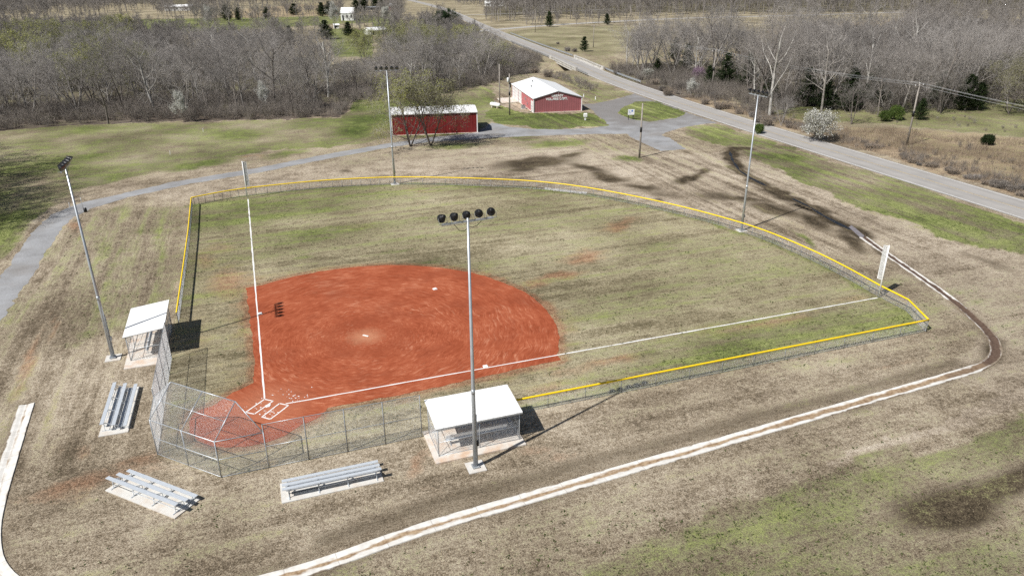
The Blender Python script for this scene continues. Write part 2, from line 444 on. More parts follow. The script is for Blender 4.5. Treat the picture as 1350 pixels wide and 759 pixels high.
# --- brush land east of the road, hay fields far off, leaf litter in the woods
P('H', [(1100, 168), (1180, 168), (1360, 182), (1360, 262), (1210, 221), (1110, 190)], .7)
P('H', [(800, 108), (880, 128), (960, 146), (1030, 168), (1100, 186), (1100, 160), (1000, 140), (900, 118)], .6)
far_G = [(330, 24, 60, 3), (400, 35, 60, 4), (460, 55, 28, 22), (190, 28, 60, 4), (560, 8, 60, 5), (650, 10, 40, 4), (780, 50, 50, 18), (600, 14, 80, 6)]
P('G', [(180, 26), (520, 20), (520, 40), (430, 38), (440, 75), (492, 75), (492, 30), (200, 45)], .8)
P('G', [(660, 44), (720, 36), (830, 34), (850, 60), (800, 75), (740, 68)], .55)
P('H', [(300, 14), (450, 2), (450, 16), (420, 22), (300, 24)], .9)
P('H', [(355, 26), (410, 24), (410, 30), (355, 31)], .8)
P('H', [(880, 66), (1020, 60), (1010, 38), (1190, 24), (1200, 48), (1090, 60), (1020, 72), (890, 76)], 1.0)
woods = [[(-500, 190), (0, 172), (140, 164), (450, 153), (462, 136), (560, 128), (645, 111), (700, 92), (716, 80), (690, 64), (640, 46), (560, 66), (498, 74), (440, 84), (360, 72), (210, 56), (150, 30), (-500, 20)],
         [(820, 112), (880, 130), (960, 126), (1010, 152), (1060, 142), (1200, 146), (1360, 136), (1360, 58), (1180, 60), (1080, 72), (1000, 80), (880, 80), (800, 84)]]
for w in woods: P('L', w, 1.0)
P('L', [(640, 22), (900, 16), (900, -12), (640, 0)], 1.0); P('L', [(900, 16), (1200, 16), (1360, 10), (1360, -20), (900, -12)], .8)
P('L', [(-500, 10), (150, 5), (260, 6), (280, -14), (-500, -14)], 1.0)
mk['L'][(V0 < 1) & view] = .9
# --- mowing direction: along the left line west of the field and along the road on the east side
def ss(v, a, b):
    q = np.clip((v-a)/(b-a), 0, 1); return q*q*(3-2*q)
syw = ss(-X, 7.5, 10.5)*ss(Y, -8, 0)
sye = ss(X, 58, 64)*ss(Y, 4, 14)*(1-ss(X, 99, 102))
sy = np.maximum(syw, sye)
lw = inpoly(U, V, lawn)
P('G', [(110, 278), (246, 268), (226, 400), (165, 440), (95, 440), (55, 335)], .46)
for q in [(210, 330, 12, 60, .62, 8), (150, 340, 12, 60, .66, 22), (120, 400, 14, 50, .6, 22), (190, 300, 30, 14, .6, 0), (235, 300, 8, 30, .6, 8)]: Bl('G', *q)
mk['SX'] = np.where(inside, 1.0, .55)*(1-sy); mk['SY'] = sy.copy()
dl = ss(Y, 55, 75)*ss(-X, -40, -30)
mk['SX'] = mk['SX']*(1-dl)+.3*dl; mk['SY'] = mk['SY']*(1-dl)+.1*dl
mk['SX'][far] = .15; mk['SY'][far & (X > 110)] = .2
mk['C'] *= 1.25
mk['G'] = mk['G']*(1-.62*np.clip(mk['D'], 0, 1))*(1-.5*np.clip(mk['C']-.3, 0, 1))
for k in mk: mk[k] = np.clip(mk[k], 0, 1)

nx, ny = len(gx), len(gy)
ii = np.arange(nx*ny).reshape(ny, nx)
quads = np.stack([ii[:-1, :-1], ii[:-1, 1:], ii[1:, 1:], ii[1:, :-1]], -1).reshape(-1, 4)

def mask_layer(me, name, a, b, c):
    at = me.color_attributes.new(name, 'FLOAT_COLOR', 'POINT')
    arr = np.ones((len(a), 4), np.float32); arr[:, 0] = a; arr[:, 1] = b; arr[:, 2] = c
    at.data.foreach_set('color', arr.ravel())

def ground_mat():
    t = NT('winter_turf_soil')
    co = t.coord()
    A = t.attr('cover_a'); B = t.attr('cover_b'); S = t.attr('cover_c')
    n_b = t.noise(.06, 4, .55); n_m = t.noise(.45, 5, .6); n_s = t.noise(2.6, 5, .68); n_f = t.noise(8.5, 4, .8); n_t = t.noise(22, 3, .7)
    # tuft pattern: dead blades, thatch and dark gaps
    sxv = t.noise(1.0, 5, .55, t.mapping(co, (.035, .55, 1), (0, 0, R(-3))))
    sxf = t.noise(1.0, 4, .6, t.mapping(co, (.45, 4.5, 1), (0, 0, R(-3))))
    syv = t.noise(1.0, 5, .55, t.mapping(co, (.60, .03, 1), (0, 0, R(2))))
    syf = t.noise(1.0, 4, .6, t.mapping(co, (4.5, .45, 1), (0, 0, R(2))))
    half = .5
    stv = t.math('ADD', t.math('MULTIPLY', t.math('SUBTRACT', sxv, half), S[0]), t.math('MULTIPLY', t.math('SUBTRACT', syv, half), S[1]))
    stf = t.math('ADD', t.math('MULTIPLY', t.math('SUBTRACT', sxf, half), S[0]), t.math('MULTIPLY', t.math('SUBTRACT', syf, half), S[1]))
    n_c = t.noise(1.1, 4, .7)
    tuft = t.math('ADD', t.math('MULTIPLY', n_s, .30), t.math('ADD', t.math('MULTIPLY', n_f, .56), t.math('MULTIPLY', n_t, .14)))
    tone = t.math('ADD', t.math('ADD', tuft, t.math('MULTIPLY', stv, .33)), t.math('MULTIPLY', stf, .15))
    tone = t.math('ADD', tone, t.math('MULTIPLY', t.math('SUBTRACT', n_b, .5), .22))
    tone = t.math('ADD', tone, t.math('MULTIPLY', t.math('SUBTRACT', n_m, .5), .18))
    st4 = (.405, .47, .525, .605)
    def rp4(a, b, c, d): return t.ramp(tone, list(zip(st4, (a, b, c, d))))
    dry = rp4((.100, .077, .051), (.255, .203, .142), (.405, .335, .246), (.66, .575, .455))
    olive = rp4((.125, .104, .060), (.272, .230, .143), (.412, .355, .238), (.65, .58, .43))
    base = t.mix(S[2], dry, olive)
    # pale bare straw
    pale = rp4((.165, .130, .094), (.335, .272, .202), (.465, .39, .30), (.68, .60, .49))
    spk = t.math('ADD', t.math('MULTIPLY', t.math('SUBTRACT', n_f, .5), 1.5), t.math('MULTIPLY', t.math('SUBTRACT', n_s, .5), 1.0))
    jit = t.math('ADD', spk, t.math('ADD', t.math('MULTIPLY', t.math('SUBTRACT', n_m, .5), .9), t.math('MULTIPLY', stv, 1.9)))
    jits = t.math('ADD', t.math('MULTIPLY', t.math('SUBTRACT', n_s, .5), .8), t.math('ADD', t.math('MULTIPLY', t.math('SUBTRACT', n_m, .5), .9), t.math('MULTIPLY', stv, 1.3)))
    def cov(m, lo, hi, k=1.0, j=None):
        return t.ramp(t.math('ADD', m, t.math('MULTIPLY', j or jit, k)), [(lo, 0), (hi, 1)])
    base = t.mix(cov(B[0], .22, .75, 1, jits), base, pale)
    # hay and broom sedge, leaf litter
    hay = rp4((.17, .118, .074), (.30, .225, .152), (.41, .315, .218), (.58, .45, .31))
    base = t.mix(cov(B[2], .25, .7), base, hay)
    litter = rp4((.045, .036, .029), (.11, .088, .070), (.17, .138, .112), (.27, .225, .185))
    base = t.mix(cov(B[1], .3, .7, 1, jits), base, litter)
    # red clay showing through
    clay = rp4((.13, .058, .030), (.25, .120, .064), (.37, .200, .115), (.52, .33, .21))
    base = t.mix(t.math('MULTIPLY', cov(A[2], .18, .72, 1, jits), .78), base, clay)
    # damp mud, greener and softer where grass stands in it
    mud = rp4((.020, .016, .010), (.058, .044, .028), (.108, .083, .054), (.22, .175, .115))
    dm = cov(A[1], .26, .70, .5)
    base = t.mix(dm, base, mud)
    # green growth in clumps
    grn = rp4((.024, .038, .010), (.082, .112, .027), (.180, .210, .062), (.35, .365, .150))
    base = t.mix(cov(A[0], .40, .86, .9), base, grn)
    t.bump(t.math('ADD', t.math('MULTIPLY', n_s, .5), t.math('ADD', t.math('MULTIPLY', n_f, .6), t.math('MULTIPLY', n_t, .3))), .85, .16)
    return t.fin(base, .95, 0, .12)
M['ground'] = ground_mat()
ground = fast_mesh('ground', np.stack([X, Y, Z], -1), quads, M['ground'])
ground.data.polygons.foreach_set('use_smooth', [True]*len(ground.data.polygons))
mask_layer(ground.data, 'cover_a', mk['G'], mk['D'], mk['C'])
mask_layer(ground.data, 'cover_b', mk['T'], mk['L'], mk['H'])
mask_layer(ground.data, 'cover_c', mk['SX'], mk['SY'], mk['OF'])
tag(ground, kind='structure')
# height lookups for placing
def is_green(x, y): pass

# ------------------------------------------------------------------ flat sheets with ragged outlines
def ragged(poly, step=.6, amp=.18, closed=True):
    out = []
    n = len(poly)
    for i in range(n if closed else n-1):
        a, b = poly[i], poly[(i+1) % n]
        L = math.hypot(b[0]-a[0], b[1]-a[1]); k = max(1, int(L/step))
        for j in range(k):
            f = j/k
            x, y = a[0]+(b[0]-a[0])*f, a[1]+(b[1]-a[1])*f
            nx_, ny_ = -(b[1]-a[1])/max(L, 1e-6), (b[0]-a[0])/max(L, 1e-6)
            q = amp*(float(vnoise(np.array(x*1.3), np.array(y*1.3)))-.5)*2+amp*.8*(float(vnoise(np.array(x*4.1+9), np.array(y*4.1)))-.5)*2
            out.append((x+nx_*q, y+ny_*q))
    return out
def sheet(name, poly, z, m, kind='structure'):
    me = bpy.data.meshes.new(name)
    me.from_pydata([(x, y, z) for x, y in poly], [], [tuple(range(len(poly)))]); me.update()
    if me.polygons[0].normal.z < 0:
        me.flip_normals()
    me.materials.append(m)
    o = bpy.data.objects.new(name, me); COL.objects.link(o)
    if kind: tag(o, kind=kind)
    return o
def strip(name, line, half, z, m, uvscale=1.0, prof=None, kind='structure', hw=None):
    """ribbon along a line; prof = list of (offset, z)"""
    pts = [np.array(p, float) for p in line]
    prof = prof or [(-half, z), (half, z)]
    vs = []; uv = []
    s = 0
    for i, p in enumerate(pts):
        a = pts[max(i-1, 0)]; b = pts[min(i+1, len(pts)-1)]
        d = (b-a)/np.linalg.norm(b-a); nrm = np.array([d[1], -d[0]])
        if i: s += np.linalg.norm(p-pts[i-1])
        k = 1.0 if hw is None else hw(s)
        for off, zz in prof:
            q = p+nrm*off*k; vs.append((q[0], q[1], zz)); uv.append((s, off))
    m_ = len(prof); fs = []
    for i in range(len(pts)-1):
        for j in range(m_-1):
            fs.append((i*m_+j, i*m_+j+1, (i+1)*m_+j+1, (i+1)*m_+j))
    me = bpy.data.meshes.new(name); me.from_pydata(vs, [], fs); me.update()
    if me.polygons[0].normal.z < 0: me.flip_normals()
    ul = me.uv_layers.new(name='UVMap')
    for lp in me.loops: ul.data[lp.index].uv = uv[lp.vertex_index]
    me.materials.append(m)
    o = bpy.data.objects.new(name, me); COL.objects.link(o)
    if kind: tag(o, kind=kind)
    return o
def resample(line, step):
    out = [line[0]]
    for a, b in zip(line[:-1], line[1:]):
        L = math.hypot(b[0]-a[0], b[1]-a[1]); k = max(1, int(round(L/step)))
        for j in range(1, k+1): out.append((a[0]+(b[0]-a[0])*j/k, a[1]+(b[1]-a[1])*j/k))
    return out

# --- the paved road
def road_mat(name, c, wear):
    t = NT(name)
    uv = t.n('ShaderNodeUVMap').outputs[0]
    sp = t.n('ShaderNodeSeparateXYZ'); t.put(sp.inputs[0], uv)
    n1 = t.noise(.25, 5, .6); n2 = t.noise(6, 4, .7); n3 = t.noise(1, 4, .6, t.mapping(uv, (.05, 1.5, 1)))
    v = t.math('ADD', t.math('MULTIPLY', n1, .4), t.math('ADD', t.math('MULTIPLY', n2, .25), t.math('MULTIPLY', n3, .35)))
    col = t.ramp(v, [(.34, tuple(q*.78 for q in c)), (.5, c), (.66, tuple(q*1.2 for q in c))])
    # paler wheel tracks
    a = t.math('ABSOLUTE', t.math('SUBTRACT', t.math('ABSOLUTE', sp.outputs[1]), 1.9))
    tr = t.ramp(a, [(.3, .35), (1.1, 0)])
    col = t.mix(tr, col, wear)
    t.bump(n2, .2, .01)
    return t.fin(col, .85, 0, .25)
M['road'] = road_mat('worn_asphalt', (.335, .318, .300), (.41, .39, .365))
M['road2'] = road_mat('pale_asphalt', (.40, .385, .365), (.46, .44, .42))
ROAD = resample(ROADC, 6)
road = strip('road', ROAD, 4.25, .03, M['road'])
def paint(name, c, thr):
    t = NT(name)
    w = t.ramp(t.noise(3.5, 5, .7), [(thr-.1, 0), (thr+.12, 1)])
    col = t.mix(w, (.27, .25, .235), c)
    return t.fin(col, .7)
M['paint_w'] = paint('worn_white_road_paint', (.70, .69, .66), .36)
M['paint_y'] = paint('faded_yellow_road_paint', (.50, .40, .24), .46)
def offset_line(line, off):
    out = []
    for i, p in enumerate(line):
        a = np.array(line[max(i-1, 0)]); b = np.array(line[min(i+1, len(line)-1)]); d = (b-a)/np.linalg.norm(b-a)
        out.append((p[0]+d[1]*off, p[1]-d[0]*off))
    return out
for off, w, mm, nm in ((-3.75, .09, 'paint_w', 'road_edge_line'), (3.75, .09, 'paint_w', 'road_edge_line'), (.0, .16, 'paint_y', 'road_centre_line')):
    strip(nm, offset_line(ROAD, off), w, .036, M[mm])
RD2 = resample(chaikin([(128, 372), (150, 388), (190, 408), (240, 424), (310, 440), (400, 432), (515, 434), (640, 432), (900, 470), (1400, 520)], 2), 8)
strip('side_road', RD2, 3.6, .022, M['road2'])
strip('far_lane', resample([(166, 545), (230, 560), (330, 590)], 10), 2.2, .02, M['road2'])

# --- gravel drive
def gravel_mat():
    t = NT('crushed_grey_gravel')
    n1 = t.noise(.25, 5, .6); n2 = t.noise(5, 5, .75); n3 = t.noise(18, 3, .7)
    v = t.math('ADD', t.math('MULTIPLY', n1, .35), t.math('ADD', t.math('MULTIPLY', n2, .4), t.math('MULTIPLY', n3, .25)))
    col = t.ramp(v, [(.34, (.15, .145, .14)), (.48, (.29, .29, .295)), (.58, (.36, .365, .375)), (.70, (.50, .50, .50))])
    w = t.ramp(t.noise(.12, 5, .6, t.mapping(t.coord(), loc=(31, 7, 0))), [(.5, 0), (.72, 1)])
    col = t.mix(t.math('MULTIPLY', w, .55), col, (.20, .17, .14))
    m = t.n('ShaderNodeVectorMath', operation='DISTANCE'); t.put(m.inputs[0], t.coord()); m.inputs[1].default_value = (90, 112, 0)
    dk = t.ramp(t.math('ADD', t.math('DIVIDE', m.outputs['Value'], 40), t.math('MULTIPLY', t.math('SUBTRACT', n1, .5), .6)), [(.35, .75), (.75, 0)])
    col = t.mix(dk, col, t.ramp(n2, [(.35, (.12, .108, .098)), (.65, (.27, .25, .235))]))
    t.bump(t.math('ADD', n2, n3), .5, .03)
    return t.fin(col, .95, 0, .15)
M['gravel'] = gravel_mat()
lft = [(0, 366), (45, 303), (68, 283), (111, 266), (151, 257.6), (227, 240), (340, 221.3), (440.8, 201.4), (514, 188.8), (567, 181.8), (628, 174.8), (640, 168), (648, 162), (660, 164), (672, 167.6), (700, 170), (740, 170.8), (780, 169), (803, 165.6)]
rgt = [(0, 425), (38, 370), (83, 298), (96, 286), (126, 273), (176, 258.4), (252, 242), (340, 228), (440.8, 208), (514, 194.2), (570, 187), (628, 183.2), (660, 181), (697, 179.6), (780, 176.8), (826, 176.5)]
pl = [(-23.5, -60), (-26.5, 0)]+[g(*q) for q in lft]
pr = [(-19.5, -60), (-21.5, 0)]+[g(*q) for q in rgt]
loop_out = [(796, 158), (788, 153), (779, 143.5), (766, 137.3), (782, 137), (811, 131.2), (829, 126.2), (836, 123.6)]
road_edge_l = [(870, 136.6), (912, 150.6), (946, 162.6)]
low = [(930, 163.2), (902, 167.6), (876.5, 175), (872, 178), (881.5, 181.4), (891.6, 187.7), (904, 196.8), (871, 199.2), (846, 187.6), (833, 181)]
isl = [(813.5, 149), (821, 141.4), (838.7, 134), (861, 134), (889, 141.4), (905, 149.9), (892, 155.6), (856, 160.8), (831, 157)]
rim = pl+[g(*q) for q in loop_out]
outer = rim+[g(*q) for q in road_edge_l+low]+pr[::-1]
from mathutils.geometry import tessellate_polygon
def sheet_hole(name, outer, hole, z, m):
    loops = [[Vector((x, y, 0)) for x, y in outer], [Vector((x, y, 0)) for x, y in hole]]
    tri = tessellate_polygon(loops)
    vs = [(p.x, p.y, z) for l in loops for p in l]
    me = bpy.data.meshes.new(name); me.from_pydata(vs, [], [tuple(q) for q in tri]); me.update()
    for p in me.polygons:
        if p.normal.z < 0: p.flip()
    me.materials.append(m)
    o = bpy.data.objects.new(name, me); COL.objects.link(o); tag(o, kind='structure')
    return o
gravel = sheet_hole('gravel_drive', ragged(outer, .8, .22), ragged([g(*q) for q in isl], .8, .25), .006, M['gravel'])
# pale apron of poured concrete at the fire hall doors
sheet('concrete_apron', ragged([g(*q) for q in [(657, 132), (655, 129.5), (678, 128.5), (686, 134.5), (662, 136)]], .6, .03), .012, M['slab'])

# --- infield skin
def skin_mat():
    t = NT('red_infield_clay')
    co = t.coord()
    def polar(cx, cy):
        m = t.n('ShaderNodeVectorMath', operation='SUBTRACT'); t.put(m.inputs[0], co); m.inputs[1].default_value = (cx, cy, 0)
        ln = t.n('ShaderNodeVectorMath', operation='LENGTH'); t.put(ln.inputs[0], m.outputs[0])
        sp = t.n('ShaderNodeSeparateXYZ'); t.put(sp.inputs[0], m.outputs[0])
        an = t.math('ARCTAN2', sp.outputs[1], sp.outputs[0])
        return ln.outputs['Value'], an
    r, a = polar(9.4, 9.6)
    wob = t.math('MULTIPLY', t.math('SUBTRACT', t.noise(.25, 3), .5), 2.2)
    rr = t.math('ADD', r, wob)
    cv = t.n('ShaderNodeCombineXYZ'); t.put(cv.inputs[0], t.math('MULTIPLY', rr, 3.6)); t.put(cv.inputs[1], t.math('MULTIPLY', a, 7.0))
    ring = t.noise(1.0, 5, .62, cv.outputs[0])
    cv2 = t.n('ShaderNodeCombineXYZ'); t.put(cv2.inputs[0], t.math('MULTIPLY', rr, 11.0)); t.put(cv2.inputs[1], t.math('MULTIPLY', a, 9.0))
    ringf = t.noise(1.0, 3, .6, cv2.outputs[0])
    nm = t.noise(.28, 5, .6); ns = t.noise(1.6, 5, .65); nf = t.noise(9, 4, .7)
    v = t.math('ADD', t.math('ADD', t.math('MULTIPLY', ring, .22), t.math('MULTIPLY', ringf, .26)), t.math('ADD', t.math('MULTIPLY', nm, .26), t.math('ADD', t.math('MULTIPLY', ns, .14), t.math('MULTIPLY', nf, .12))))
    col = t.ramp(v, [(.40, (.22, .048, .018)), (.48, (.315, .076, .034)), (.54, (.38, .106, .050)), (.58, (.48, .172, .094)), (.64, (.64, .33, .21))])
    cv3 = t.n('ShaderNodeCombineXYZ'); t.put(cv3.inputs[0], t.math('MULTIPLY', rr, 4.2)); t.put(cv3.inputs[1], t.math('MULTIPLY', a, 5.5))
    arcs = t.noise(1.0, 4, .7, cv3.outputs[0])
    am = t.ramp(t.noise(.16, 4, .6, t.mapping(co, loc=(13, 4, 0))), [(.46, 0), (.60, 1)])
    arcl = t.math('MULTIPLY', t.math('MULTIPLY', t.ramp(arcs, [(.54, 0), (.64, 1)]), am), .55)
    col = t.mix(arcl, col, (.60, .285, .175))
    dk2 = t.math('MULTIPLY', t.ramp(t.noise(.22, 5, .6, t.mapping(co, loc=(3, 44, 0))), [(.52, 0), (.66, 1)]), .45)
    col = t.mix(dk2, col, (.235, .058, .028))
    # trodden paler dirt at the pitcher's plate and round home
    core = t.ramp(t.math('ADD', r, t.math('MULTIPLY', t.math('SUBTRACT', ns, .5), 1.6)), [(.2, 1), (1.9, 0)])
    core = t.ramp(t.math('DIVIDE', t.math('ADD', r, t.math('MULTIPLY', t.math('SUBTRACT', ns, .5), 2.4)), 3.0), [(.1, .55), (.70, 0)])
    col = t.mix(core, col, (.56, .29, .17))
    r2, a2 = polar(.3, .3)
    hm = t.ramp(t.math('DIVIDE', t.math('ADD', r2, t.math('MULTIPLY', t.math('SUBTRACT', ns, .5), 3)), 4.0), [(.15, .5), (1, 0)])
    col = t.mix(hm, col, (.50, .22, .13))
    rm = t.ramp(t.math('DIVIDE', t.math('ABSOLUTE', t.math('SUBTRACT', t.math('ADD', r, t.math('MULTIPLY', t.math('SUBTRACT', ns, .5), 2)), 3.4)), 2.0), [(0, .5), (.8, 0)])
    col = t.mix(rm, col, (.27, .066, .03))
    t.bump(t.math('ADD', t.math('MULTIPLY', ringf, .6), t.math('MULTIPLY', nf, .7)), .55, .05)
    return t.fin(col, .93, 0, .12)
M['skin'] = skin_mat()
skin = sheet('infield_clay', ragged(skin_pts, .4, .10), .012, M['skin'])

# --- chalk
def chalk_mat(name, thr, under):
    t = NT(name)
    w = t.ramp(t.noise(6, 5, .7), [(thr-.1, 0), (thr+.1, 1)])
    col = t.mix(w, under, (.80, .79, .77))
    return t.fin(col, .95)
M['chalk'] = chalk_mat('field_chalk_on_clay', .33, (.55, .30, .22))
M['chalk_g'] = chalk_mat('field_chalk_on_grass', .40, (.38, .34, .26))
def chalk(name, pts, w, m, z=.018):
    L = resample(pts, .5)
    L = [(x+.03*(float(vnoise(np.array(x*.9), np.array(y*.9)))-.5), y+.03*(float(vnoise(np.array(x*.9+40), np.array(y*.9)))-.5)) for x, y in L]
    return strip(name, L, w/2, z, m, hw=lambda s: .8+.5*float(vnoise(np.array(s*.8), np.array(w*50))))
chalk('chalk_line', [(1.55, .02), (25.9, .02)], .13, M['chalk'])
chalk('chalk_line', [(25.9, .02), (61.0, .02)], .16, M['chalk_g'])
chalk('chalk_line', [(-.02, 1.4), (-.02, 25.7)], .13, M['chalk'])
chalk('chalk_line', [(-.02, 25.7), (-.02, 61.6)], .16, M['chalk_g'])
for c in ([(-.02, 1.3), (.62, .78), (-.86, -.68), (-1.5, -.18)], [(1.08, .22), (1.72, -.30), (.26, -1.86), (-.34, -1.3)]):
    for a, b in zip(c, c[1:]+c[:1]):
        chalk('chalk_line', [a, b], .11, M['chalk'], .021)
# spilt chalk crumbs
cr = MB()
for _ in range(70):
    d = rnd.gauss(0, 1)
    cx, cy = rnd.choice([(.1, -.3), (-.9, .2), (.7, -.9), (1.5, 2.0), (2.5, .8)]); x = cx+rnd.gauss(0, .5); y = cy+rnd.gauss(0, .5); s_ = rnd.uniform(.02, .07)
    pts = [(x+s_*math.cos(q+rnd.uniform(-.3, .3))*rnd.uniform(.6, 1.3), y+s_*math.sin(q)) for q in np.linspace(0, 5.2, 6)]
    cr.add([(p[0], p[1], .022) for p in pts], [tuple(range(6))])
tag(cr.build('chalk_spill', M['chalk']), kind='stuff')

# --- concrete drainage channel
def chan_mat():
    t = NT('channel_concrete_with_silt')
    uv = t.n('ShaderNodeUVMap').outputs[0]
    sp = t.n('ShaderNodeSeparateXYZ'); t.put(sp.inputs[0], uv)
    A = t.attr('silt')
    c = t.ramp(t.noise(2, 6, .6), [(.3, (.60, .57, .52)), (.65, (.76, .74, .70))])
    # joints across every three metres
    jn = t.ramp(t.math('ABSOLUTE', t.math('SUBTRACT', t.math('FRACT', t.math('DIVIDE', sp.outputs[0], 3.0)), .5)), [(.006, .5), (.012, 0)])
    c = t.mix(jn, c, (.3, .27, .24))
    n = t.noise(1.0, 5, .6, t.mapping(uv, (.7, 2.2, 1)))
    n2 = t.noise(.35, 3, .6, t.mapping(uv, (.5, 0, 1)))
    off = t.math('MULTIPLY', t.math('SUBTRACT', n2, .5), .5)
    d = t.math('ABSOLUTE', t.math('SUBTRACT', sp.outputs[1], off))
    k = t.math('ADD', t.math('SUBTRACT', t.math('MULTIPLY', A[0], .78), d), t.math('MULTIPLY', t.math('SUBTRACT', n, .5), .75))
    silt = t.ramp(t.noise(3, 5, .7), [(.35, (.22, .14, .08)), (.6, (.42, .31, .20))])
    silt = t.mix(A[1], silt, t.ramp(t.noise(4, 5, .7), [(.35, (.05, .03, .024)), (.65, (.13, .085, .065))]))
    c = t.mix(t.ramp(k, [(.0, 0), (.16, 1)]), c, silt)
    e = t.math('ADD', t.math('ABSOLUTE', sp.outputs[1]), t.math('MULTIPLY', t.math('SUBTRACT', t.noise(1.0, 5, .65, t.mapping(uv, (.55, 1.2, 1), loc=(4, 9, 0))), .5), .75))
    e = t.math('ADD', e, t.math('MULTIPLY', A[2], .13))
    c = t.mix(t.ramp(e, [(.56, 0), (.66, 1)]), c, t.ramp(t.noise(4, 4, .7), [(.35, (.16, .12, .085)), (.65, (.33, .27, .20))]))
    return t.fin(c, .9, 0, .2)
M['chan'] = chan_mat()
CHL = resample(CHAN, .7)
_cs = np.concatenate([[0], np.cumsum([math.hypot(b[0]-a[0], b[1]-a[1]) for a, b in zip(CHL[:-1], CHL[1:])])])
_ck = np.array([(.80 if (x > 58 and y < 14) else .92 if x < 30 else .88) if not (x > 60 and y < -4) else .84 for x, y in CHL])
def chan_hw(s): return float(np.interp(s, _cs, _ck))
chan = strip('drainage_channel', CHL, .6, .05, M['chan'], prof=[(-.60, .004), (-.58, .07), (-.36, .06), (-.14, .022), (.14, .022), (.36, .06), (.58, .07), (.60, .004)], hw=chan_hw)
at = chan.data.color_attributes.new('silt', 'FLOAT_COLOR', 'POINT')
nv = len(chan.data.vertices); arr = np.zeros((nv, 4), np.float32)
tot = len(CHL)
for i, p in enumerate(CHL):
    x, y = p
    if y > -7 and x < 0: a, dk = .10, 0
    elif x < 0: a, dk = .06, 0
    elif x < 15: a, dk = .30, 0
    elif x < 36: a, dk = .34, 0
    elif x < 54 and y < -10: a, dk = .48, .1
    elif x < 59 and y < -10: a, dk = .60, .5
    elif y < -3: a, dk = .74, .9
    else: a, dk = .50, .95
    arr[i*8:(i+1)*8, 0] = a; arr[i*8:(i+1)*8, 1] = dk; arr[i*8:(i+1)*8, 2] = 1.0 if (x > 57.5 and y < -3) else 0.0
at.data.foreach_set('color', arr.ravel())

# --- standing water in the ditch
t = NT('ditch_water')
M['water'] = t.fin((.016, .016, .018), .3, 0, .25)
wl = resample([g(*q) for q in [(1122, 303), (1104, 294), (1085, 284), (1066, 272), (1045, 262)]], 1.0)
wl2 = resample([g(*q) for q in [(1010, 245), (990, 235), (975, 225), (966, 212), (962, 200)]], 1.0)
for w_ in (wl, wl2):
    strip('ditch_water', w_, .35, .012, M['water'], hw=lambda s: .15+1.1*float(vnoise(np.array(s*.5), np.array(3.3)))**1.5)
sheet('culvert_slab', ragged([g(*q) for q in [(1118, 299), (1123, 297), (1140, 311.5), (1136, 314.5)]], .4, .05), .02, plain('wet_concrete', (.22, .20, .21), .35, 0, .2, 2))
sheet('culvert_slab', ragged([g(*q) for q in [(718, 247), (718, 249.3), (772, 255.6), (774, 253.6)]], .4, .05), .02, M['concrete'])

# ================================================================== THINGS ON AND ROUND THE FIELD
def uvquad_mesh(name, quads, m, parent=None, kind=None):
    """quads: list of 4+ points with uv = metres along the first edge / height"""
    vs = []; fs = []; uvs = []
    for q in quads:
        q = [Vector(p) for p in q]
        e1 = (q[1]-q[0]).normalized(); nrm = e1.cross(q[-1]-q[0]).normalized(); e2 = nrm.cross(e1)
        o = len(vs); vs += [tuple(p) for p in q]; fs.append(tuple(range(o, o+len(q))))
        uvs.append([((p-q[0]).dot(e1), (p-q[0]).dot(e2)) for p in q])
    me = bpy.data.meshes.new(name); me.from_pydata(vs, [], fs); me.update()
    ul = me.uv_layers.new(name='UVMap')
    for pi, p in enumerate(me.polygons):
        for k, li in enumerate(p.loop_indices): ul.data[li].uv = uvs[pi][k]
    me.materials.append(m)
    ob = bpy.data.objects.new(name, me); COL.objects.link(ob)
    if parent: ob.parent = parent
    return ob
def slab_quads(p0, p1, p2, p3, th):
    """a sheet p0..p3 (anticlockwise from outside) given thickness behind it"""
    q = [Vector(p) for p in (p0, p1, p2, p3)]
    n = (q[1]-q[0]).cross(q[3]-q[0]).normalized()
    b = [p-n*th for p in q]
    out = [q, [b[1], b[0], b[3], b[2]]]
    for i in range(4):
        j = (i+1) % 4
        out.append([b[i], b[j], q[j], q[i]])
    return out

# ---------------- chain link: real woven-diagonal wires
def wires(polys, spacing=.05, rad=.0020):
    """polys: planar convex 3-D polygons; returns verts/quads of thin three-sided wires at +-45 degrees"""
    VS = []; QS = []; off = 0
    for poly in polys:
        P_ = [np.array(p, float) for p in poly]
        e1 = P_[1]-P_[0]; e1 /= np.linalg.norm(e1)
        nn = np.cross(e1, P_[-1]-P_[0]); nn /= np.linalg.norm(nn); e2 = np.cross(nn, e1)
        q = np.array([[np.dot(p-P_[0], e1), np.dot(p-P_[0], e2)] for p in P_])
        for sgn in (1, -1):
            d = np.array([1, sgn])/2**.5; m = np.array([-d[1], d[0]])
            t = q@m
            for c in np.arange(t.min()+spacing/2, t.max(), spacing):
                hit = []
                for i in range(len(q)):
                    a, b = q[i], q[(i+1) % len(q)]; ta, tb = a@m-c, b@m-c
                    if (ta > 0) != (tb > 0): hit.append((a+(b-a)*(ta/(ta-tb)))@d)
                if len(hit) < 2 or abs(hit[1]-hit[0]) < .03: continue
                h0, h1 = sorted(hit[:2])
                A = P_[0]+e1*((m*c+d*h0)[0])+e2*((m*c+d*h0)[1]); B = P_[0]+e1*((m*c+d*h1)[0])+e2*((m*c+d*h1)[1])
                side = e1*m[0]+e2*m[1]
                w0 = nn*rad; w1 = -.5*nn*rad+.866*side*rad; w2 = -.5*nn*rad-.866*side*rad
                VS += [A+w0, A+w1, A+w2, B+w0, B+w1, B+w2]
                QS += [(off, off+1, off+4, off+3), (off+1, off+2, off+5, off+4), (off+2, off, off+3, off+5)]
                off += 6
    return np.array(VS), np.array(QS)
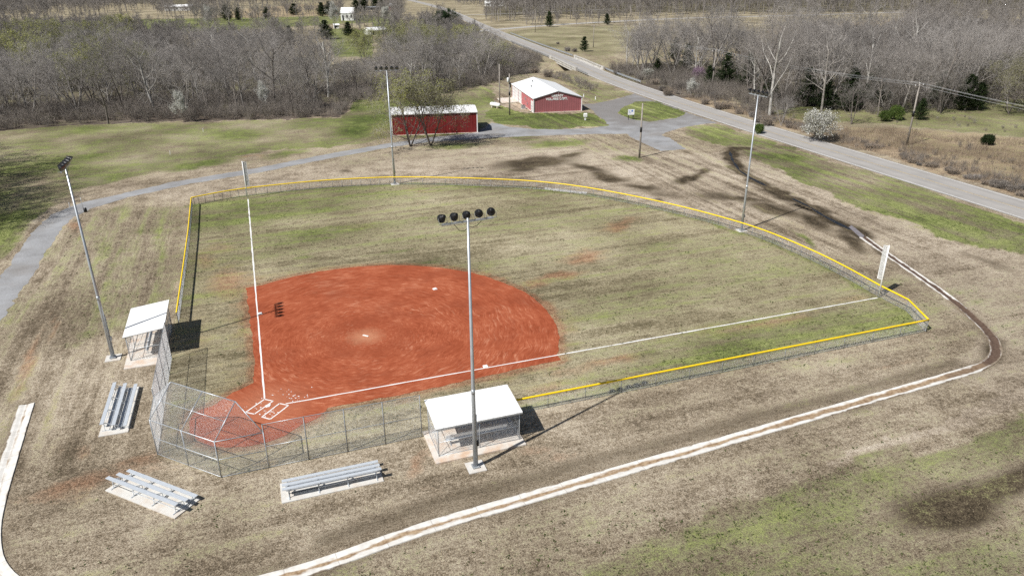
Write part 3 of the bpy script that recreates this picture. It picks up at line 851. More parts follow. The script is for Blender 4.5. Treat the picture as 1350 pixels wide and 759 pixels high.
def wire_part(polys, parent, spacing=.05, rad=.0020, m='wire', name='chain_link'):
    v, q = wires(polys, spacing, rad)
    return fast_mesh(name, v, q, M[m], parent)

def fence_thing(line, h, label, name='chain_link_fence', group=None, step=3.0, cap=True, midrail=False, post_r=.03, spacing=.05, rad=.0020, wm='wire'):
    L = resample(line, step)
    root = empty(name, (L[0][0], L[0][1], 0)); tag(root, label, 'fence', group)
    ox, oy = L[0]
    loc = [(x-ox, y-oy) for x, y in L]
    wire_part([[(a[0], a[1], .04), (b[0], b[1], .04), (b[0], b[1], h-.03), (a[0], a[1], h-.03)] for a, b in zip(loc[:-1], loc[1:])], root, spacing, rad, wm)
    for x, y in loc:
        mb = MB(); mb.tube([(x, y, -.05), (x, y, h+.0)], post_r, 8); mb.tube([(x, y, h), (x, y, h+.05)], [post_r*1.2, post_r*.4], 8)
        mb.build('post', M['post'], root, True)
    mb = MB(); mb.tube([(x, y, h) for x, y in loc], .022, 6)
    mb.build('top_rail', M['galv'], root, True)
    mb = MB(); mb.tube([(x, y, .07) for x, y in loc], .014, 5)
    if midrail: mb.tube([(x, y, h*.5) for x, y in loc], .022, 6)
    mb.build('lower_rail', M['galv'], root, True)
    if cap:
        mb = MB(); mb.tube([(x, y, h+.035) for x, y in resample([p for p in loc], 1.0)], .085, 8)
        mb.build('yellow_cap', M['yellow'], root, True)
    return root
corner = (-7.8, 60.9)
fence_thing([(-7.35, 18.6), (-7.4, 30), (-7.5, 45), corner], 1.22, 'low chain-link fence with yellow cap along the third-base side beyond the smaller dugout', rad=.0042, wm='wire_sunlit')
outl = chaikin([corner]+[FENCE[i] for i in range(4, 20)], 2)+[(61.2, -3.5), (59.3, -7.7)]
fence_thing(outl, 1.22, 'long curved chain-link outfield fence with yellow cap')
fence_thing([(17.7, -7.62), (40, -7.66), (59.3, -7.7)], 1.22, 'low chain-link fence with yellow cap along the first-base side beyond the larger dugout')
fence_thing([(-7.5, -.6), (-7.5, 11.2)], 3.55, 'tall bare chain-link fence between the backstop and the smaller dugout', rad=.0042, wm='wire_sunlit', step=2.95, cap=False, midrail=True, post_r=.038)
fence_thing([(-.1, -8.1), (10.7, -8.1)], 3.55, 'tall bare chain-link fence between the backstop and the larger dugout', rad=.0024, step=2.7, cap=False, midrail=True, post_r=.038)

# ---------------- backstop
bs = tag(empty('backstop', (-3.9, -5, 0)), 'galvanised chain-link backstop with an overhanging hood behind home plate', 'backstop')
def rel(p): return (p[0]+3.9, p[1]+5, p[2])
zA = 2.9
bA, bB, bC, bD = (-7.5, -3.8), (-3.2, -8.1), (-.1, -8.1), (-7.5, -.6)
bM = ((bA[0]+bB[0])/2, (bA[1]+bB[1])/2)
hx = 2.25*.7071; zE = 4.75
bE, bF, bN = (bA[0]+hx, bA[1]+hx, zE), (bB[0]+hx, bB[1]+hx, zE), (bM[0]+hx, bM[1]+hx, zE)
up = lambda p, z: (p[0], p[1], z)
polys = []
for a, b in ((bD, bA), (bA, bB), (bB, bC)):
    polys.append([rel(up(a, .05)), rel(up(b, .05)), rel(up(b, zA)), rel(up(a, zA))])
wire_part(polys, bs, .05, .0026)
hp = [[rel(up(bA, zA)), rel(up(bB, zA)), rel(bF), rel(bE)], [rel(up(bD, zA)), rel(up(bA, zA)), rel(bE)], [rel(up(bB, zA)), rel(up(bC, zA)), rel(bF)]]
hood = wire_part(hp, bs, .05, .0026, name='hood_mesh')
for p in (bA, bM, bB, bC, bD):
    mb = MB(); mb.tube([rel(up(p, -.1)), rel(up(p, zA+.05))], .04, 8); mb.build('post', M['galv'], bs, True)
mb = MB()
for z, r_ in ((zA, .034), (1.45, .026), (.06, .02)):
    mb.tube([rel(up(p, z)) for p in (bD, bA, bB, bC)], r_, 6)
mb.build('rail', M['galv'], bs, True)
for a, b in ((up(bD, zA), bE), (up(bA, zA), bE), (up(bM, zA), bN), (up(bB, zA), bF), (up(bC, zA), bF), (bE, bF)):
    mb = MB(); mb.tube([rel(a), rel(b)], .036, 7); mb.build('hood_beam', M['galv'], bs, True)
mid = lambda a, b: tuple((p+q)/2 for p, q in zip(a, b))
mb = MB(); mb.tube([rel(mid(up(bA, zA), bE)), rel(mid(up(bB, zA), bF))], .026, 6); mb.build('hood_beam', M['galv'], bs, True)

# ---------------- dugouts
def dugout(loc, rz, label, zb=2.52, zf=2.88, stripe=None, L=6.15, slab=(-.35, 6.35, -.65, 3.5)):
    """local frame: x along the bench, y from the back (0) to the field side (3.15)"""
    d = tag(empty('dugout', loc, rz), label, 'dugout')
    D = 3.15
    mb = MB(); mb.box(((slab[0]+slab[1])/2, (slab[2]+slab[3])/2, .03), (slab[1]-slab[0], slab[3]-slab[2], .14)); mb.build('floor_slab', M['slab'], d)
    zt = lambda y: zb+(zf-zb)*y/D
    for x in (.06, L/2, L-.06):
        for y in (.08, D-.1):
            mb = MB(); mb.tube([(x, y, .08), (x, y, zt(y)-.06)], .036, 8); mb.build('post', M['galv'], d, True)
    o = .12
    q = slab_quads((-o, -o, zt(-o)), (L+o, -o, zt(-o)), (L+o, D+o, zt(D+o)), (-o, D+o, zt(D+o)), .05)
    rf = uvquad_mesh('roof', q, M['white_roof'], d)
    mb = MB()
    for y in (-o+.03, D+o-.03):
        mb.bar((-o, y, zt(y)-.10), (L+o, y, zt(y)-.10), .05, .09)
    for x in (.06, L/2, L-.06):
        mb.bar((x, 0, zt(0)-.11), (x, D, zt(D)-.11), .05, .09)
    mb.build('roof_frame', M['galv'], d)
    if stripe:
        xs0, xs1 = stripe
        mb = MB(); mb.bar((xs0, -o+.02, zt(-o)+.012), (xs1, D+o-.02, zt(D+o)+.012), .10, .02); mb.build('roof_stripe', M['blue'], d)
    mb = MB()
    for z in (.13, 1.25):
        mb.tube([(.06, D-.1, z), (.06, .08, z), (L-.06, .08, z), (L-.06, D-.1, z)], .02, 6, False)
        mb.tube([(.06, D-.1, z), (L*.36, D-.1, z)], .02, 6); mb.tube([(L*.64, D-.1, z), (L-.06, D-.1, z)], .02, 6)
    mb.tube([(L*.36, D-.1, .1), (L*.36, D-.1, zt(D)-.1)], .03, 6); mb.tube([(L*.64, D-.1, .1), (L*.64, D-.1, zt(D)-.1)], .03, 6)
    # slanting braces at the ends
    mb.tube([(.06, .1, .1), (.06, D*.5, zt(D*.5)-.1)], .016, 5); mb.tube([(L-.06, .1, .1), (L-.06, D*.5, zt(D*.5)-.1)], .016, 5)
    mb.build('screen_rail', M['galv'], d, True)
    pol = [[(.06, .08, .1), (L-.06, .08, .1), (L-.06, .08, zt(.08)-.12), (.06, .08, zt(.08)-.12)]]
    for x in (.06, L-.06):
        pol.append([(x, .08, .1), (x, D-.1, .1), (x, D-.1, zt(D)-.12), (x, .08, zt(.08)-.12)])
    for a, b in ((.06, L*.36), (L*.64, L-.06)):
        pol.append([(a, D-.1, .1), (b, D-.1, .1), (b, D-.1, zt(D-.1)-.12), (a, D-.1, zt(D-.1)-.12)])
    wire_part(pol, d, .05, .0015)
    return d
def players_bench(loc, rz, L, label):
    b = tag(empty('players_bench', loc, rz), label, 'bench')
    mb = MB(); mb.box((0, 0, .44), (L, .26, .045)); mb.build('seat', M['alu'], b)
    mb = MB(); mb.box((0, -.17, .78), (L, .04, .22)); mb.build('backrest', M['alu'], b)
    for x in (-L/2+.35, 0, L/2-.35):
        mb = MB(); mb.bar((x, -.02, .0), (x, -.02, .42), .06); mb.bar((x, -.25, .02), (x, .18, .02), .06, .04); mb.bar((x, -.12, .40), (x, -.19, .86), .05); mb.build('leg', M['dark_alu'], b)
    return b
dugout((11.2, -11.05, 0), 0, 'open dugout with a plain white roof and mesh back behind the nearest lamp pole')
players_bench((14.35, -9.85, .10), 0, 4.6, 'long silver players bench inside the plain white-roofed dugout')
# left dugout: local x runs along -y so that local +y faces the field (+x)
dugout((-10.95, 17.95, 0), R(-90), 'open dugout on the third-base side, a lamp pole shadow across its white roof' , slab=(-.3, 7.5, -.35, 2.95))
players_bench((-9.55, 14.9, .10), R(-90), 4.6, 'long silver players bench inside the smaller third-base side dugout')

# ---------------- bleachers
def bleacher(loc, rz, label, L=6.4):
    b = tag(empty('bleacher', loc, rz), label, 'bleacher', 'small aluminium bleachers behind the backstop')
    rows = [(0.80, .36), (.06, .58), (-.68, .80)]
    for y, z in rows:
        mb = MB(); mb.box((0, y, z), (L, .27, .045)); mb.build('seat', M['alu'], b)
    for y, z in ((.42, .20), (-.32, .42)):
        mb = MB(); mb.box((0, y, z), (L-.4, .26, .04)); mb.build('footboard', M['dark_alu'], b)
    for x in (-L/2+.35, -L/6+.12, L/6-.12, L/2-.35):
        mb = MB()
        mb.bar((x, .95, .03), (x, -.85, .03), .05)
        mb.bar((x, .75, .03), (x, .73, .34), .045); mb.bar((x, .06, .03), (x, .06, .56), .045); mb.bar((x, -.64, .03), (x, -.60, .78), .045)
        mb.bar((x, .73, .10), (x, -.60, .70), .045); mb.bar((x, .5, .18), (x, .2, .18), .04); mb.bar((x, -.1, .40), (x, -.6, .40), .04)
        mb.build('frame', M['alu'], b)
    mb = MB()
    mb.bar((-L/2+.35, -.64, .34), (-L/6+.12, -.64, .34), .03); mb.bar((-L/2+.35, -.64, .34), (L/2-.35, -.64, .34), .03)
    mb.build('cross_brace', M['alu'], b)
    return b
def pad(cx, cy, sx, sy, rz, label, group='concrete pads under the bleachers and poles'):
    mb = MB(); mb.box((0, 0, .02), (sx, sy, .10)); o = mb.build('concrete_pad', M['concrete']); o.location = (cx, cy, 0); o.rotation_euler.z = rz
    return tag(o, label, 'concrete pad', group)
pad(3.8, -11.25, 6.6, 2.1, R(0), 'thin concrete pad under the bleacher nearest the plain white dugout')
bleacher((3.85, -11.30, .07), 0, 'three-row silver bleacher nearest the plain white dugout, its tall back towards the camera')
pad(-7.45, -8.5, 6.4, 2.05, R(-45), 'concrete pad under the bleacher set at an angle behind the backstop')
bleacher((-7.45, -8.5, .07), R(-45), 'three-row silver bleacher set at an angle behind the backstop corner')
pad(-10.75, 3.45, 6.9, 2.0, R(-91), 'concrete pad under the bleacher beside the third-base side fence')
bleacher((-10.75, 3.5, .07), R(-91), 'three-row silver bleacher seen end on beside the third-base side fence')

# ---------------- floodlight poles
def light_pole(loc, H, arm, face, label, plab, armlen=3.3, padrot=0.0, extras=False):
    t = tag(empty('floodlight_pole', loc), label, 'light pole', 'floodlight poles round the field')
    mb = MB(); mb.tube([(0, 0, 0), (0, 0, H*.33), (0, 0, H*.34), (0, 0, H)], [.155, .128, .120, .072], 14); 
    mb.tube([(0, 0, H*.325), (0, 0, H*.345)], .137, 14); mb.tube([(0, 0, H), (0, 0, H+.06)], [.075, .03], 12)
    mb.build('mast', M['galv'], t, True)
    mb = MB(); mb.box((0, 0, .09), (.5, .5, .05), padrot); 
    for k in range(4):
        a = R(45+90*k)+padrot; mb.tube([(.28*math.cos(a), .28*math.sin(a), .1), (.28*math.cos(a), .28*math.sin(a), .17)], .02, 6)
    mb.build('base_plate', M['galv'], t)
    ca, sa_ = math.cos(R(arm)), math.sin(R(arm))
    za = H-.22
    mb = MB(); mb.bar((-ca*armlen/2, -sa_*armlen/2, za), (ca*armlen/2, sa_*armlen/2, za), .11, .10); mb.build('crossarm', M['galv'], t)
    fa = R(face)
    mb = MB()
    mb.tube([(ca*.9, sa_*.9, za-.05), (ca*.6, sa_*.6, za-.33), (ca*.3, sa_*.3, za-.42), (.0, .0, za-.30)], .018, 5); mb.tube([(-ca*.9, -sa_*.9, za-.05), (-ca*.55, -sa_*.55, za-.50), (-ca*.25, -sa_*.25, za-.58), (0, 0, za-.4)], .018, 5)
    mb.build('cable', M['black'], t, True)
    for i, s in enumerate((-1, -.5, 0, .5, 1)):
        px, py = ca*s*(armlen/2-.12), sa_*s*(armlen/2-.12)
        aim = fa+R(-s*16)*(1 if math.sin(fa-R(arm)) > 0 else -1)
        tilt = R(-34)
        d = Vector((math.cos(aim)*math.cos(tilt), math.sin(aim)*math.cos(tilt), math.sin(tilt)))
        rot = d.to_track_quat('Z', 'Y').to_matrix().to_4x4()
        c = Vector((px, py, za+.40))+Vector((math.cos(aim), math.sin(aim), 0))*.10
        mat_ = Matrix.Translation(c) @ rot
        mb = MB(); mb.lathe([(.05, -.28), (.11, -.265), (.13, -.15), (.17, -.12), (.23, .02), (.255, .12), (.268, .13), (.268, .16), (.24, .16)], 16, mat_)
        hd = mb.build('floodlight', M['black'], t, True)
        mb = MB(); mb.lathe([(.235, .157), (.17, .172), (.0, .18)], 16, mat_, False); mb.build('lens', M['lens'], hd, True)
        mb = MB()
        side = Vector((-math.sin(aim), math.cos(aim), 0))
        ct = Vector((px, py, za+.06))
        mb.bar(ct-side*.285, ct+side*.285, .05, .012); mb.bar(ct-side*.285, c-side*.285, .05, .012); mb.bar(ct+side*.285, c+side*.285, .05, .012)
        mb.tube([ct-Vector((0, 0, .02)), ct+Vector((0, 0, .02))], .06, 8)
        mb.build('bracket', M['galv'], hd)
    mb = MB(); dx, dy = (.19, .02)
    mb.box((dx, dy, 1.9), (.16, .22, .34)); mb.build('switch_box', M['grey_box' if not extras else 'black'], t)
    mb = MB(); mb.tube([(dx-.02, dy, .1), (dx-.02, dy, 4.2)], .025, 6); mb.build('conduit', M['galv'], t, True)
    pad(loc[0]+.02, loc[1]+.02, 1.25, 1.25, padrot, plab)
    return t
light_pole((13.34, -12.94, .06), 17.95, 5, 95, 'tall grey floodlight pole in front of the plain white dugout, the one nearest the camera', 'small square concrete pad under the floodlight pole at the plain white dugout', extras=True)
light_pole((-12.45, 13.1, .06), 17.4, 89, -20, 'tall grey floodlight pole leaning out of line beside the smaller third-base side dugout', 'square concrete pad under the floodlight pole beside the smaller third-base side dugout')
light_pole((22.54, 62.2, .06), 17.9, -12, -108, 'tall grey floodlight pole at the outfield fence in front of the red shed', 'small concrete pad under the floodlight pole in front of the red shed')
light_pole((60.8, 23.15, .06), 17.55, 92, 195, 'tall grey floodlight pole at the outfield fence nearest the paved road', 'small concrete pad under the floodlight pole nearest the paved road')

# ---------------- foul poles with mesh wings
def foul_pole(loc, ang, label):
    f = tag(empty('foul_pole', loc), label, 'foul pole', 'white foul poles at the outfield fence')
    mb = MB(); mb.tube([(0, 0, -.05), (0, 0, 5.75)], .075, 10); mb.tube([(0, 0, 5.75), (0, 0, 5.80)], [.06, .02], 10); mb.build('pole', M['white_metal'], f, True)
    c, s = math.cos(R(ang)), math.sin(R(ang)); w = .55; z0, z1 = 2.0, 5.65
    mb = MB()
    P1 = lambda d, z: (c*d, s*d, z)
    mb.tube([P1(.05, z0), P1(w, z0), P1(w, z1), P1(.05, z1)], .026, 6)
    for k in range(1, 4): z = z0+(z1-z0)*k/4; mb.tube([P1(.05, z), P1(w, z)], .016, 5)
    mb.build('wing_frame', M['white_metal'], f, True)
    wire_part([[P1(.07, z0), P1(w, z0), P1(w, z1), P1(.07, z1)]], f, .022, .0080, 'white_metal', 'wing_mesh')
    return f
foul_pole((-.05, 61.95, 0), 5, 'white foul pole with a narrow mesh wing at the third-base end of the outfield fence')
foul_pole((61.15, .05, 0), 100, 'white foul pole with a narrow mesh wing at the first-base end of the outfield fence')

# ---------------- bases, plates
def bag(x, y, label, rz=0.0):
    mb = MB(); s = .21
    mb.add([(-s, -s, 0), (s, -s, 0), (s, s, 0), (-s, s, 0), (-s*.85, -s*.85, .09), (s*.85, -s*.85, .09), (s*.85, s*.85, .09), (-s*.85, s*.85, .09)],
           [(0, 1, 5, 4), (1, 2, 6, 5), (2, 3, 7, 6), (3, 0, 4, 7), (4, 5, 6, 7)])
    o = mb.build('base_bag', M['rubber']); o.location = (x, y, .014); o.rotation_euler.z = rz
    return tag(o, label, 'base', 'white bases on the infield clay')
bag(18.25, .22, 'white base bag on the first-base chalk line'); bag(18.25, 18.25, 'white second-base bag alone at the far side of the red clay', .2); bag(.22, 18.25, 'white base bag on the third-base chalk line')
mb = MB(); mb.box((0, 0, .02), (.61, .15, .05)); o = mb.build('pitching_rubber', M['rubber']); o.location = (9.42, 9.72, .012); o.rotation_euler.z = R(-45)
tag(o, 'small white pitching rubber in the pale centre of the red clay', 'pitching rubber')
mb = MB(); mb.prism([(0, 0), (.3, 0), (.3, .3), (0, .3)][:1]+[(.30, 0), (.43, .30), (.30, .43), (0, .30)], .014, .04); o = mb.build('home_plate', M['rubber'])
tag(o, 'white home plate between the two chalked batter boxes', 'home plate')

# ---------------- buildings
def wall_open(name, P0, P1, zs, holes, m, parent):
    pass
sh = tag(empty('metal_shed', (g(517.5, 179)[0], g(517.5, 179)[1], 0), R(-10.6)), 'long deep-red metal shed with a white roof behind two budding trees', 'shed')
SL, SD, SH, SR = 17.9, 9.0, 4.4, 5.0
uvquad_mesh('wall', [[(0, 0, 0), (SL, 0, 0), (SL, 0, SH), (0, 0, SH)]], M['red_deep'], sh)
uvquad_mesh('wall', [[(SL, 0, 0), (SL, SD, 0), (SL, SD, SH), (SL, SD/2, SR), (SL, 0, SH)], [(SL, SD, 0), (0, SD, 0), (0, SD, SH), (SL, SD, SH)], [(0, SD, 0), (0, 0, 0), (0, 0, SH), (0, SD/2, SR), (0, SD, SH)]], M['red_deep'], sh)
q = slab_quads((-.15, -.2, SH-.01), (SL+.15, -.2, SH-.01), (SL+.15, SD/2, SR+.03), (-.15, SD/2, SR+.03), .07)+slab_quads((SL+.15, SD+.2, SH-.01), (-.15, SD+.2, SH-.01), (-.15, SD/2, SR+.03), (SL+.15, SD/2, SR+.03), .07)
uvquad_mesh('roof', q, M['white_roof'], sh)
for x, y in ((-.02, -.02), (SL+.02, -.02), (-.02, SD+.02), (SL+.02, SD+.02)):
    mb = MB(); mb.box((x, y, SH/2-.05), (.20, .07, SH-.1)); mb.build('corner_trim', M['white_metal'], sh)
mb = MB(); mb.box((SL/2, -.23, SH-.06), (SL+.3, .06, .16)); mb.build('eaves_trim', M['white_metal'], sh)
mb = MB(); mb.box((SL/2, SD/2, .02), (SL+.5, SD+.5, .12)); mb.build('footing', M['slab'], sh)

fs = tag(empty('fire_hall', (66.95, 115.0, 0), R(-8)), 'pinkish-red fire hall with a broad white gable roof and white lettering', 'fire hall')
FL, FD, FH, FR = 12.0, 26.3, 3.4, 4.95
uvquad_mesh('front_wall', [[(0, 0, 0), (FL, 0, 0), (FL, 0, FH), (FL/2, 0, FR), (0, 0, FH)]], M['red_faded'], fs)
uvquad_mesh('side_wall', [[(0, FD, 0), (0, 0, 0), (0, 0, FH), (0, FD, FH)]], M['red_sunlit'], fs)
uvquad_mesh('side_wall', [[(FL, 0, 0), (FL, FD, 0), (FL, FD, FH), (FL, 0, FH)]], M['red_sunlit'], fs)
uvquad_mesh('back_wall', [[(FL, FD, 0), (0, FD, 0), (0, FD, FH), (FL/2, FD, FR), (FL, FD, FH)]], M['red_faded'], fs)
zo = FH-.05
q = slab_quads((FL+.25, -.2, zo), (FL+.25, FD+.2, zo), (FL/2, FD+.2, FR+.05), (FL/2, -.2, FR+.05), .08)+slab_quads((-.25, FD+.2, zo), (-.25, -.2, zo), (FL/2, -.2, FR+.05), (FL/2, FD+.2, FR+.05), .08)
rf = uvquad_mesh('roof', q, M['white_roof'], fs)
for x, y in ((2.6, 14.0), (4.3, 20)):
    z = FH+(FR-FH)*x/(FL/2)
    mb = MB(); mb.tube([(x, y, z-.1), (x, y, z+.45)], .13, 10); mb.tube([(x, y, z+.45), (x, y, z+.58)], [.24, .10], 10); mb.build('roof_vent', M['grey_box'], rf, True)
for x, y in ((-.03, -.03), (FL+.03, -.03)):
    mb = MB(); mb.box((x, y, FH/2-.08), (.20, .20, FH-.16)); mb.build('corner_trim', M['white_metal'], fs)
mb = MB(); mb.bar((-.2, -.21, zo-.10), (FL/2, -.21, FR-.05), .05, .16); mb.bar((FL+.2, -.21, zo-.10), (FL/2, -.21, FR-.05), .05, .16)
mb.build('gable_trim', M['post'], fs)
for y0, y1, h in ((13.9, 17.7, 3.0), (18.2, 22.0, 3.0), (22.4, 25.6, 3.0), (.7, 2.9, 2.6)):
    mb_q = slab_quads((-.03, y1, .05), (-.03, y0, .05), (-.03, y0, h), (-.03, y1, h), .06)
    dr = uvquad_mesh('door', mb_q, M['white_door'], fs)
    fm = MB(); 
    for z in (h*.25, h*.5, h*.75): fm.box((-.045, (y0+y1)/2, z), (.02, y1-y0-.1, .03))
    fm.build('door_joint', M['grey_box'], dr)
mb = MB(); mb.box((-.05, 9.2, 2.0), (.06, .8, .7)); mb.build('vent', M['grey_box'], fs)
mb = MB(); mb.box((-.06, 6.8, 1.2), (.10, .35, .5)); mb.build('meter_box', M['grey_box'], fs)
mb = MB(); mb.tube([(FL/2, -.22, FR-.35), (FL/2, -.5, FR-.25), (FL/2+.0, -.62, FR-.4)], .03, 6); mb.lathe([(.02, 0), (.05, -.04), (.13, -.14)], 10, Matrix.Translation((FL/2, -.62, FR-.36)))
mb.build('gable_lamp', M['grey_box'], fs, True)
def lettering(txt, size, loc, rot, parent, m, width=None, ext=.015):
    cu = bpy.data.curves.new('lettering', 'FONT'); cu.body = txt; cu.size = size; cu.align_x = 'CENTER'; cu.extrude = ext; cu.offset = size*.045
    cu.space_character = 1.05
    ob = bpy.data.objects.new('lettering_source', cu); COL.objects.link(ob)
    bpy.context.view_layer.update()
    me = bpy.data.meshes.new_from_object(ob)
    bpy.data.objects.remove(ob)
    me.materials.clear(); me.materials.append(m)
    if width:
        xs = [v.co.x for v in me.vertices]; k = width/(max(xs)-min(xs))
        for v in me.vertices: v.co.x *= k
    o = bpy.data.objects.new('lettering', me); COL.objects.link(o); o.parent = parent; o.location = loc; o.rotation_euler = rot
    return o
lettering('GREASY', .74, (FL/2-.1, -.03, 3.62), (R(90), 0, 0), fs, M['white_metal'], 3.0)
lettering('VOL.FIRE DEPT.', .74, (FL/2-.25, -.03, 2.86), (R(90), 0, 0), fs, M['white_metal'], 5.5)
mb = MB(); mb.box((FL/2, FD/2, .02), (FL+.4, FD+.4, .10)); mb.build('footing', M['slab'], fs)

# ---------------- small things round the fire hall
def tank(u, v):
    x, y = g(u, v); t = tag(empty('gas_tank', (x, y, 0), R(115)), 'white gas tank lying on short feet in the grass by the fire hall', 'gas tank')
    mt = Matrix.Translation((0, 0, .85)) @ Matrix.Rotation(R(90), 4, 'Y')
    mb = MB(); mb.lathe([(.02, -1.75), (.25, -1.70), (.43, -1.55), (.5, -1.35), (.5, 1.35), (.43, 1.55), (.25, 1.70), (.02, 1.75)], 18, mt); mb.build('shell', M['white_metal'], t, True)
    mb = MB(); mb.tube([(0, 0, 1.3), (0, 0, 1.55)], .2, 10); mb.build('valve_dome', M['grey_box'], t, True)
    for s in (-1, 1):
        mb = MB(); mb.box((s*.95, 0, .2), (.22, .7, .5)); mb.build('foot', M['slab'], t)
tank(653, 142.5)
x, y = g(692, 143.5); ac = tag(empty('cooling_unit', (x-.4, y, 0), R(-8)), 'grey outdoor cooling unit beside the fire hall side wall', 'cooling unit')
mb = MB(); mb.box((0, 0, .5), (.9, .9, .85)); mb.build('casing', M['grey_box'], ac); mb = MB(); mb.tube([(0, 0, .93), (0, 0, .96)], .36, 14); mb.build('fan_grille', M['black'], ac); mb = MB(); mb.box((0, 0, .04), (1.1, 1.1, .1)); mb.build('base', M['concrete'], ac)
x, y = g(771.5, 158.5); mb_ = tag(empty('post_box', (x, y, 0), R(-8)), 'white box on a short white post in front of the fire hall corner', 'post box')
mb = MB(); mb.box((0, 0, .35), (.3, .3, .75)); mb.build('post', M['white_metal'], mb_); mb = MB(); mb.box((0, 0, 1.05), (.75, .5, .6)); mb.tube([(-.37, 0, 1.33), (.37, 0, 1.33)], .25, 12); mb.build('box', M['white_metal'], mb_)
x, y = g(831.5, 158); sg = tag(empty('notice_board', (x, y, 0), R(-12)), 'square white notice board on two dark posts in the grass island', 'notice board')
for s in (-.55, .55):
    mb = MB(); mb.box((s, .05, .85), (.12, .12, 1.75)); mb.build('post', M['wood_pole'] if False else M['dark_hole'], sg)
mb = MB(); mb.box((0, -.04, 1.75), (1.5, .06, 1.25)); pn = mb.build('panel', M['white_metal'], sg)
mb = MB(); mb.box((.22, -.075, 2.0), (.38, .012, .38), 0); mb.box((-.42, -.075, 1.95), (.3, .012, .16)); mb.box((-.3, -.075, 1.55), (.5, .012, .10)); mb.build('emblem', M['blue'], pn)
x, y = g(113, 279.5); bo = tag(empty('bollard', (x, y, 0)), 'short black bollard at the gravel drive edge beyond the small dugout', 'bollard')
mb = MB(); mb.tube([(0, 0, -.02), (0, 0, .55)], .22, 10); mb.tube([(0, 0, .55), (0, 0, .66)], [.22, .1], 10); mb.build('body', M['black'], bo, True)
mb = MB(); mb.tube([(0, 0, .64), (0, 0, .70)], .09, 8); mb.build('cap', M['white_metal'], bo)
mb = MB(); a = g(112.3, 279); mb.tube([(-.25, .25, 0), (-.3, .3, 2.1)], .03, 6); mb.build('marker_rod', M['galv'], bo, True)
for u, v, lab in ((224.5, 204, 'thin white marker stake in the lawn left of the third-base foul pole'), (268, 174, 'thin white marker stake on the lawn before the woods'), (92, 274, 'small white marker stake at the lawn edge of the gravel drive')):
    x, y = g(u, v); mb = MB(); mb.tube([(0, 0, -.05), (.05, 0, .8)], .06, 6); o = mb.build('marker_stake', M['white_metal']); o.location = (x, y, 0); tag(o, lab, 'stake')
for u, v, lab in ((785, 133, 'white capped pipe standing on the bank behind the fire hall'), (769.5, 129.5, 'white capped pipe close to the fire hall back corner')):
    x, y = g(u, v); p = tag(empty('vent_pipe', (x, y, 0)), lab, 'pipe'); mb = MB(); mb.tube([(0, 0, 0), (0, 0, .9)], .12, 8); mb.build('pipe', M['white_metal'], p, True); mb = MB(); mb.tube([(0, 0, .9), (0, 0, 1.05)], [.2, .1], 8); mb.build('cap', M['white_metal'], p, True)

# ---------------- utility poles and wires
def utility_pole(x, y, H, label, lean=(0, 0), arm=None, band=True, transformer=False, m='wood_pole'):
    z0 = gz1(x, y)
    t = tag(empty('utility_pole', (x, y, z0)), label, 'utility pole', 'utility poles')
    mb = MB(); mb.tube([(0, 0, -.1), (lean[0]*.5, lean[1]*.5, H*.5), (lean[0], lean[1], H)], [.19, .16, .12], 10); mb.build('pole', M[m], t, True)
    if band: mb = MB(); mb.tube([(lean[0]*.48, lean[1]*.48, H*.48), (lean[0]*.57, lean[1]*.57, H*.57)], .20, 10); mb.build('band', M['black'], t, True)
    if arm is not None:
        c, s = math.cos(R(arm)), math.sin(R(arm)); T = Vector((lean[0], lean[1], H-.35))
        mb = MB(); mb.bar(T-Vector((c, s, 0))*1.2, T+Vector((c, s, 0))*1.2, .10, .12); mb.bar(T-Vector((c, s, 0))*.7, T-Vector((0, 0, .7)), .04); mb.bar(T+Vector((c, s, 0))*.7, T-Vector((0, 0, .7)), .04); mb.build('crossarm', M['wood_pole'], t)
        for k in (-1.1, 0, 1.1):
            b = T+Vector((c, s, 0))*k+(Vector((0, 0, .35)) if k == 0 else Vector()); mb = MB(); mb.tube([b+Vector((0, 0, .05)), b+Vector((0, 0, .16)), b+Vector((0, 0, .28))], [.03, .07, .04], 8); mb.build('insulator', M['white_metal'], t, True)
    if transformer:
        mb = MB(); mb.tube([(-.38, -.1, H-1.9), (-.38, -.1, H-1.85), (-.38, -.1, H-1.0), (-.38, -.1, H-.9)], [.2, .27, .27, .2], 12); mb.build('transformer', M['white_metal'], t, True)
        mb = MB(); mb.box((.12, -.15, H-2.6), (.3, .3, 1.1)); mb.build('switch_box', M['black'], t)
    return t, Vector((x+lean[0], y+lean[1], z0+H))
u1, T1 = utility_pole(121.4, 54.9, 11.7, 'leaning wooden utility pole with a crossarm in the dry brush east of the road', lean=(-.5, -.5), arm=8)
u2, T2 = utility_pole(128.6, 132.0, 10.8, 'pale utility pole with a crossarm beside the dark cedar across the road', arm=5)
u3, T3 = utility_pole(68.2, 64.4, 9.8, 'bare grey utility pole at the end of the gravel parking spur', m='wood_pole')
u4, T4 = utility_pole(63.2, 129.6, 10.0, 'plain pale utility pole beside the concrete apron of the fire hall', band=False)
u5, T5 = utility_pole(60.5, 114.2, 9.6, 'dark utility pole with a white transformer in the grass by the fire hall', transformer=True)
u6, T6 = utility_pole(160.5, 355.2, 11.5, 'distant utility pole with a crossarm at the side road junction', arm=5)
u7, T7 = utility_pole(151.7, 260.3, 9.5, 'thin distant utility pole in the field beyond the bridge', arm=5, band=False)
u8, T8 = utility_pole(232.1, 377.5, 12, 'distant utility pole before the far dark treeline', arm=5)
u9, T9 = utility_pole(116.5, -18.0, 11.5, 'utility pole further down the road beyond the picture edge', arm=8)
